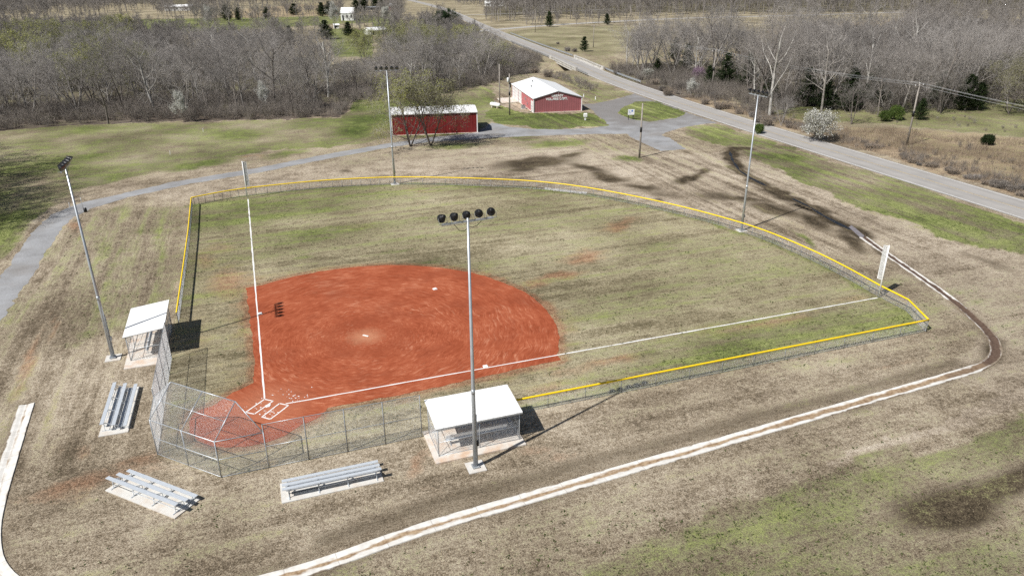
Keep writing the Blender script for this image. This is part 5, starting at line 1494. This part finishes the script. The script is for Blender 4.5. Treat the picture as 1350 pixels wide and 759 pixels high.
for x, y, u, v, zn in allb:
    if 430 < u < 515 and v < 135 and zn == 0: s_f = .7
    else: s_f = 1.0
    h_ok = 99.0
    if zn < 2 and 520 < u < 776:
        h_ok = (v-float(np.interp(u, [530, 572, 600, 650, 690, 740, 775], [1, 12, 25, 49, 65, 86, 102])))*math.hypot(x-2, y+53)/966
        if h_ok < 5: continue
    if cnt < 285 and -60 < u < 1420:
        s = rnd.choice((.8, .95, 1.1, 1.25, 1.4))*rnd.uniform(.9, 1.1)*(1.0 if zn != 1 else .9)*(1.2 if zn == 2 else 1)*s_f; s = min(s, h_ok/12)
        pale = zn == 2 and rnd.random() < .12 or zn == 0 and rnd.random() < .11
        if pale:
            plant('pale', x, y, s*.85, 'pale-barked leafless tree among the grey woods', 'pale-barked trees of the woods')
        else:
            plant('bare', x, y, s, LABS[zn], GRPS[zn]); cnt += 1
    else:
        far_pts.append((x, y, min(1.0, h_ok/12)))

def join_trees(name, pts, protos, m, label, cat='woods', twig=1.0):
    Vs, Qs = [], []; off = 0
    rg = np.random.default_rng(9)
    for x, y, s in pts:
        V, Q = protos[rg.integers(len(protos))]
        a = rg.random()*6.283; c, sn = math.cos(a), math.sin(a); k = s*rg.uniform(.75, 1.2)
        W = np.stack([(V[:, 0]*c-V[:, 1]*sn)*k+x, (V[:, 0]*sn+V[:, 1]*c)*k+y, V[:, 2]*k*rg.uniform(.9, 1.1)+gz1(x, y)], 1)
        Vs.append(W); Qs.append(Q+off); off += len(V)
    o = fast_mesh(name, np.concatenate(Vs), np.concatenate(Qs), m)
    return tag(o, label, cat, kind='stuff')
low = []
for sdd in range(4):
    rg = np.random.default_rng(700+sdd)
    bg_, fn, tp = grow(rg, 12, spread=.45, trunk=.25, levels=3, nl=(8, 6, 6))
    fa = np.array(bg_+fn); fa[:, 6:8] = np.maximum(fa[:, 6:8]*1.3, .035)
    o = seg_mesh('low', fa, None, 3); V = np.array([v.co for v in o.data.vertices]); Q = np.array([p.vertices[:] for p in o.data.polygons]); me_ = o.data; bpy.data.objects.remove(o); bpy.data.meshes.remove(me_)
    low.append((V, Q))
farz = []
farz += [(x, y, 1.1) for x, y, u, v in scatter([(-120, 46), (60, 32), (130, 24), (185, 16), (230, 12), (230, -8), (-120, -8)], 15, -420, 90, 380, 1150, 21)]
farz += [(x, y, 1.1) for x, y, u, v in scatter([(260, 18), (300, 13), (450, 3), (450, -9), (260, -9)], 14, -120, 260, 560, 1200, 22)]
farz += [(x, y, 1.45) for x, y, u, v in scatter([(650, 29.5), (740, 26.5), (900, 20.5), (1060, 19), (1210, 13), (1400, 11), (1400, -8), (640, -8)], 13, 150, 1200, 380, 1100, 23)]
farz += [(x, y, 1.0) for x, y, u, v in scatter([(1190, 60), (1360, 58), (1440, 64), (1440, 34), (1330, 28), (1240, 24), (1190, 30)], 11, 200, 700, 120, 430, 24)]
belt = []
for q in ([(205, 48), (345, 46), (345, 43), (205, 44)], [(255, 32), (345, 29), (345, 25), (255, 27)], [(345, 24), (455, 21), (455, 16), (345, 18)], [(498, 36), (532, 36), (532, 8), (500, 10)], [(462, 46), (500, 42), (500, 34), (462, 36)], [(340, 58), (445, 50), (445, 46), (340, 52)], [(690, 35), (885, 31), (885, 28), (690, 31)], [(600, 8), (690, 5), (690, -6), (606, -4)], [(470, 12), (525, 8), (525, 1), (470, 3)], [(200, 22), (300, 22), (300, 17), (255, 17), (250, 20), (200, 20)], [(625, 31), (650, 36), (650, 24), (640, 22)]):
    belt += [(x, y, rnd.choice((.5, .7, 1.0))) for x, y, u, v in scatter(q, 9, -200, 420, 280, 1000, 31)]
farz += [b for b in belt if road_d(b[0], b[1]) > 9]
if 0: farz += [(x, y, 1.0) for x, y, u, v in scatter([(930, 50), (1040, 36), (1040, 27), (900, 30), (880, 44)], 11, 200, 600, 260, 430, 25)]
farz += [(x, y, .8) for x, y, u, v in scatter([(205, 22), (300, 30), (300, 24), (205, 14)], 14, -160, 60, 480, 760, 26)]
print('far woods', len(farz), 'overflow', len(far_pts))
join_trees('far_woods', farz, low, M['twig'], 'grey leafless far-off woods behind the fields and the side road')
if far_pts: join_trees('far_woods', far_pts, low, M['twig'], 'leafless deep woods behind the nearer trees')

# shadow-casting trees just beyond the left edge of the photo
for x, y, s in ((-42, 61, 1.3), (-43.5, 70, 1.4), (-45.5, 79, 1.4), (-48, 88, 1.4), (-50.5, 97, 1.4), (-39.5, 57, 1.2), (-41.5, 66, 1.3), (-44, 75, 1.3), (-46.5, 84, 1.3), (-49, 93, 1.3), (-51.5, 102, 1.3), (-45, 62, 1.4), (-48, 71, 1.45), (-52, 80, 1.45), (-55, 89, 1.45), (-58, 99, 1.4), (-61, 110, 1.35), (-53, 65, 1.3)):
    plant('bare', x, y, s, 'leafless tree on the lawn just beyond the left picture edge', 'leafless trees beyond the left picture edge')

# ---- leafless brush filling the woods, one mass
bush = []
for sdd in range(5):
    rg = np.random.default_rng(800+sdd); segs = []
    for i in range(34):
        a = rg.random()*6.283; r = rg.random()**.7*.9; p = np.array([r*math.cos(a), r*math.sin(a), -.1]); d = np.array([math.cos(a)*.5*rg.random(), math.sin(a)*.5*rg.random(), 1.0]); L = rg.uniform(1.4, 3.6)
        q = p+d/np.linalg.norm(d)*L; segs.append([*p, *q, .022, .010])
        for k in range(8):
            f = rg.uniform(.25, 1); s0 = p+(q-p)*f; dd = d*.7+rg.normal(0, .6, 3); dd /= np.linalg.norm(dd); e = s0+dd*rg.uniform(.35, 1.1); segs.append([*s0, *e, .013, .007])
    o = seg_mesh('low', segs, None, 3); V = np.array([v.co for v in o.data.vertices]); Q = np.array([p.vertices[:] for p in o.data.polygons]); me_ = o.data; bpy.data.objects.remove(o); bpy.data.meshes.remove(me_)
    bush.append((V, Q))
edge_w = [(-90, 181), (0, 172.5), (60, 167), (110, 164), (200, 159.5), (250, 159.5), (340, 158.5), (400, 156), (450, 152), (465, 136), (560, 128), (640, 114), (672, 103), (704, 92), (714, 80), (690, 72), (640, 84), (560, 100), (450, 112), (340, 128), (200, 134), (0, 140), (-90, 145)]
edge_e = [(800, 90), (830, 104), (872, 122), (905, 124), (960, 138), (1000, 154), (1060, 141), (1150, 151), (1200, 149), (1280, 142), (1360, 130), (1440, 122), (1440, 100), (1200, 120), (1020, 118), (900, 96)]
bp = [(x, y, 1.0) for x, y, u, v in scatter(edge_w, 2.9, -115, 140, 118, 250, 51) if road_d(x, y) > 8 and not (420 < u < 446 and v > 126)]
join_trees('woods_brush', bp, bush, M['brush'], 'brown-grey leafless brush along the edge of the west woods', 'brush')
bp2 = [(x, y, .95) for x, y, u, v in scatter(edge_e, 3.3, 95, 330, 55, 230, 52) if road_d(x, y) > 8]
join_trees('woods_brush', bp2, bush, M['brush'], 'brown-grey leafless brush along the edge of the east woods', 'brush')

strip_e = [(862, 112), (960, 146), (1050, 172.5), (1100, 186), (1200, 214), (1352, 257), (1352, 243), (1200, 204), (1100, 177), (1050, 163), (960, 130), (880, 104)]
bp3 = [(x, y, rnd.uniform(.16, .5)) for x, y, u, v in scatter(strip_e, 1.7, 95, 150, -10, 175, 53) if road_d(x, y) > 5.6 and float(vnoise(np.array(x*.25), np.array(y*.25))) > .38]
join_trees('roadside_brush', bp3, bush, M['brush'], 'low brown brush along the far side of the paved road', 'brush')
bank = [(712, 92), (740, 98), (775, 108), (790, 116), (776, 122), (752, 112), (728, 104)]
bp5 = [(x, y, rnd.uniform(.22, .55)) for x, y, u, v in scatter(bank, 1.9, 80, 120, 120, 215, 55) if road_d(x, y) > 7]
join_trees('bank_brush', bp5, bush, M['brush'], 'brown brush on the bank between the fire hall and the bridge', 'brush')
crk = [(640, 58), (690, 78), (716, 92), (720, 100), (700, 96), (668, 84), (630, 66)]
bp6 = [(x, y, rnd.uniform(.35, .6)) for x, y, u, v in scatter(crk, 4, 60, 140, 150, 360, 56) if road_d(x, y) > 8]
join_trees('bank_brush', bp6, bush, M['brush'], 'grey-brown brush beside the road beyond the bridge', 'brush')
mead_c = [(1110, 188), (1180, 176), (1300, 186), (1360, 196), (1360, 258), (1210, 220)]
bp7 = [(x, y, rnd.uniform(.12, .36)) for x, y, u, v in scatter(mead_c, 2.6, 100, 160, -10, 80, 57) if float(vnoise(np.array(x*.16), np.array(y*.16))) > .52]
join_trees('meadow_brush', bp7, bush, M['brush'], 'low brown brush in the dry meadow round the leaning pole', 'brush')
mead_b = [(1010, 158), (1100, 162), (1200, 165), (1360, 180), (1360, 146), (1280, 150), (1200, 157), (1060, 152)]
bp4 = [(x, y, rnd.uniform(.12, .4)) for x, y, u, v in scatter(mead_b, 3.4, 95, 190, 30, 120, 54) if float(vnoise(np.array(x*.2), np.array(y*.2))) > .5]
join_trees('meadow_brush', bp4, bush, M['brush'], 'scattered low brush in the green meadow before the east woods', 'brush')

# ---- undergrowth, dry meadow, turf
def blades(name, x, y, h, w, tilt, m, label, cat, rg, zoff=0.0):
    n = len(x); a = rg.random(n)*6.283; lean = rg.normal(0, tilt, n); la = rg.random(n)*6.283
    z = gz(x, y)+zoff
    dx, dy = np.cos(a)*w, np.sin(a)*w
    tx, ty = x+np.cos(la)*lean*h, y+np.sin(la)*lean*h
    mx, my = (x+tx)/2+rg.normal(0, .08, n)*h, (y+ty)/2+rg.normal(0, .08, n)*h
    V = np.stack([np.stack([x-dx, y-dy, z-.03], 1), np.stack([x+dx, y+dy, z-.03], 1), np.stack([mx+dx*.8, my+dy*.8, z+h*.55], 1), np.stack([mx-dx*.8, my-dy*.8, z+h*.55], 1), np.stack([tx+dx*.2, ty+dy*.2, z+h], 1), np.stack([tx-dx*.2, ty-dy*.2, z+h], 1)], 1).reshape(-1, 3)
    b = (np.arange(n)*6)[:, None]
    Q = np.concatenate([b+np.array([[0, 1, 2, 3]]), b+np.array([[3, 2, 4, 5]])])
    return tag(fast_mesh(name, V, Q, M[m]), label, cat, kind='stuff')
def rand_in(poly, n, x0, x1, y0, y1, rg, clump=.0):
    xs = rg.uniform(x0, x1, n*6); ys = rg.uniform(y0, y1, n*6)
    u, v = proj(xs, ys, 0.0); ok = inpoly(u, v, poly)
    if clump: ok &= fbm(xs, ys, clump, 3) > rg.uniform(.3, .62, len(xs))
    ok &= np.array([True]*len(xs))
    xs, ys = xs[ok][:n], ys[ok][:n]
    return xs, ys
rg = np.random.default_rng(77)
def off_road(x, y):
    d = seg_dist(x, y, ROADC); k = d > 6.0
    return x[k], y[k]
W_w2 = [(-90, 180), (0, 171), (110, 163), (200, 159), (340, 158), (450, 152), (462, 136), (560, 128), (640, 114), (672, 102), (704, 92), (714, 78), (690, 64), (648, 46), (560, 66), (500, 80), (430, 92), (260, 74), (120, 50), (-90, 50)]
x, y = off_road(*rand_in(W_w2, 60000, -110, 130, 125, 330, rg, .15))
blades('undergrowth', x, y, rg.uniform(.6, 2.6, len(x)), .017, .35, 'brush', 'brown leafless undergrowth on the floor of the west woods', 'undergrowth', rg)
W_e2 = [(800, 88), (830, 104), (872, 126), (960, 140), (1010, 160), (1020, 148), (1060, 140), (1150, 152), (1200, 149), (1280, 142), (1360, 130), (1440, 122), (1440, 80), (1200, 80), (1020, 90), (880, 88)]
x, y = off_road(*rand_in(W_e2, 40000, 100, 330, 55, 300, rg, .15))
blades('undergrowth', x, y, rg.uniform(.6, 2.4, len(x)), .017, .35, 'brush', 'brown leafless undergrowth on the floor of the east woods', 'undergrowth', rg)
mead = [(1100, 170), (1180, 168), (1260, 180), (1360, 186), (1400, 270), (1345, 262), (1210, 224), (1100, 192), (1000, 164), (900, 130), (860, 118), (880, 112), (1000, 146), (1060, 166)]
x, y = off_road(*rand_in(mead, 60000, 100, 175, -5, 170, rg, .25))
blades('tall_dry_grass', x, y, rg.uniform(.3, 1.0, len(x)), .016, .4, 'drygrass', 'tall dry tan grass in the meadow east of the road', 'dry grass', rg)
# short dead turf, denser towards the camera
N = 170000
r_ = 28+95*rg.random(N*2)**1.5; a_ = R(90)-CAM['yaw']+rg.uniform(-.72, .72, N*2)
x = 2+r_*np.cos(a_); y = -53+r_*np.sin(a_)
k = ~inpoly(x, y, skin_pts) & (seg_dist(x, y, CHAN) > .75) & (y < 140)
k &= fbm(x, y, .9, 3) > rg.uniform(.25, .7, len(x))
for cx, cy, hx_, hy_, an in ((3.8, -11.25, 3.4, 1.15, 0), (-7.45, -8.5, 3.3, 1.1, -45), (-10.75, 3.45, 3.5, 1.1, -91), (14.2, -9.7, 3.6, 2.2, 0), (-9.6, 14.3, 1.8, 4.2, 0), (13.34, -12.94, .7, .7, 0), (-12.45, 13.1, .7, .7, 0)):
    c, s = math.cos(R(an)), math.sin(R(an)); lx, ly = (x-cx)*c+(y-cy)*s, -(x-cx)*s+(y-cy)*c
    k &= ~((abs(lx) < hx_) & (abs(ly) < hy_))
gp = [(p[0], p[1]) for p in outer]
k &= ~inpoly(x, y, gp)
x, y = x[k][:N], y[k][:N]
blades('dead_turf', x, y, rg.uniform(.03, .10, len(x)), .012, .9, 'turfblade', 'short dead tan turf blades scattered over the grounds', 'turf', rg)
# low green weeds where the turf is growing
N = 60000
r_ = 26+90*rg.random(N)**1.3; a_ = R(90)-CAM['yaw']+rg.uniform(-.74, .74, N)
x = 2+r_*np.cos(a_); y = -53+r_*np.sin(a_)
gi = np.clip(np.searchsorted(gx, x), 0, nx-1); gj = np.clip(np.searchsorted(gy, y), 0, ny-1)
gm = mk['G'].reshape(ny, nx)[gj, gi]
k = (gm*(fbm(x, y, 1.1, 3)*1.6) > rg.uniform(.25, 1.15, N)) & ~inpoly(x, y, skin_pts) & (seg_dist(x, y, CHAN) > .8) & ~inpoly(x, y, gp) & (y < 130)
for cx, cy, hx_, hy_, an in ((3.8, -11.25, 3.4, 1.15, 0), (-7.45, -8.5, 3.3, 1.1, -45), (-10.75, 3.45, 3.5, 1.1, -91), (14.2, -9.7, 3.6, 2.2, 0), (-9.6, 14.3, 1.8, 4.2, 0)):
    c, s = math.cos(R(an)), math.sin(R(an)); lx, ly = (x-cx)*c+(y-cy)*s, -(x-cx)*s+(y-cy)*c
    k &= ~((abs(lx) < hx_) & (abs(ly) < hy_))
x, y = x[k], y[k]
c = np.stack([x, y, np.full(len(x), .03)], 1); c = np.repeat(c, 4, 0)+rg.normal(0, 1, (len(x)*4, 3))*np.array([.07, .07, .012])
v, q = leaf_quads(c, .045, rg); v[:, 2] = np.abs(v[:, 2])+.004
tag(fast_mesh('low_weeds', v, q, M['weed']), 'low green weeds dotted through the dead turf', 'weeds', kind='stuff')
bpy.data.collections.remove(PROTO)

# ================================================================== CAMERA, SUN, SKY
cd = bpy.data.cameras.new('camera'); cam = bpy.data.objects.new('camera', cd); COL.objects.link(cam)
cd.sensor_width = 36.0; cd.sensor_fit = 'HORIZONTAL'; cd.lens = CAM['f']/PW*36.0
cd.clip_start = .5; cd.clip_end = 8000
mw = Matrix((( RT[0], -DN[0], -FW[0], CP[0]), (RT[1], -DN[1], -FW[1], CP[1]), (RT[2], -DN[2], -FW[2], CP[2]), (0, 0, 0, 1)))
cam.matrix_world = mw
scene.camera = cam
SUN_EL, SUN_TO = 48.5, 21.3          # height above the horizon; shadows fall towards this bearing (from +x, anticlockwise)
sl = bpy.data.lights.new('sun', 'SUN'); so = bpy.data.objects.new('sun', sl); COL.objects.link(so)
sl.energy = 5.0; sl.angle = R(.53); sl.color = (1.0, .975, .93)
dvec = Vector((math.cos(R(SUN_TO))*math.cos(R(SUN_EL)), math.sin(R(SUN_TO))*math.cos(R(SUN_EL)), -math.sin(R(SUN_EL))))
so.rotation_euler = dvec.to_track_quat('-Z', 'Y').to_euler(); so.location = (-60, -40, 90)
w = bpy.data.worlds.new('World'); scene.world = w; w.use_nodes = True
nt = w.node_tree; bg = nt.nodes['Background']
sk = nt.nodes.new('ShaderNodeTexSky'); sk.sky_type = 'NISHITA'; sk.sun_disc = False
sk.sun_elevation = R(SUN_EL)
sa = SUN_TO+180                       # bearing of the sun itself
sk.sun_rotation = R(90-sa)
nt.links.new(sk.outputs[0], bg.inputs[0]); bg.inputs[1].default_value = .05
scene.view_settings.view_transform = 'Standard'; scene.view_settings.look = 'None'
scene.view_settings.exposure = 0.18; scene.view_settings.gamma = 1.0; scene.view_settings.use_curve_mapping = False
scene.cycles.max_bounces = 5; scene.cycles.diffuse_bounces = 2; scene.cycles.glossy_bounces = 2; scene.cycles.transparent_max_bounces = 8
scene.cycles.use_adaptive_sampling = True; scene.cycles.adaptive_threshold = .02
scene.cycles.use_denoising = False
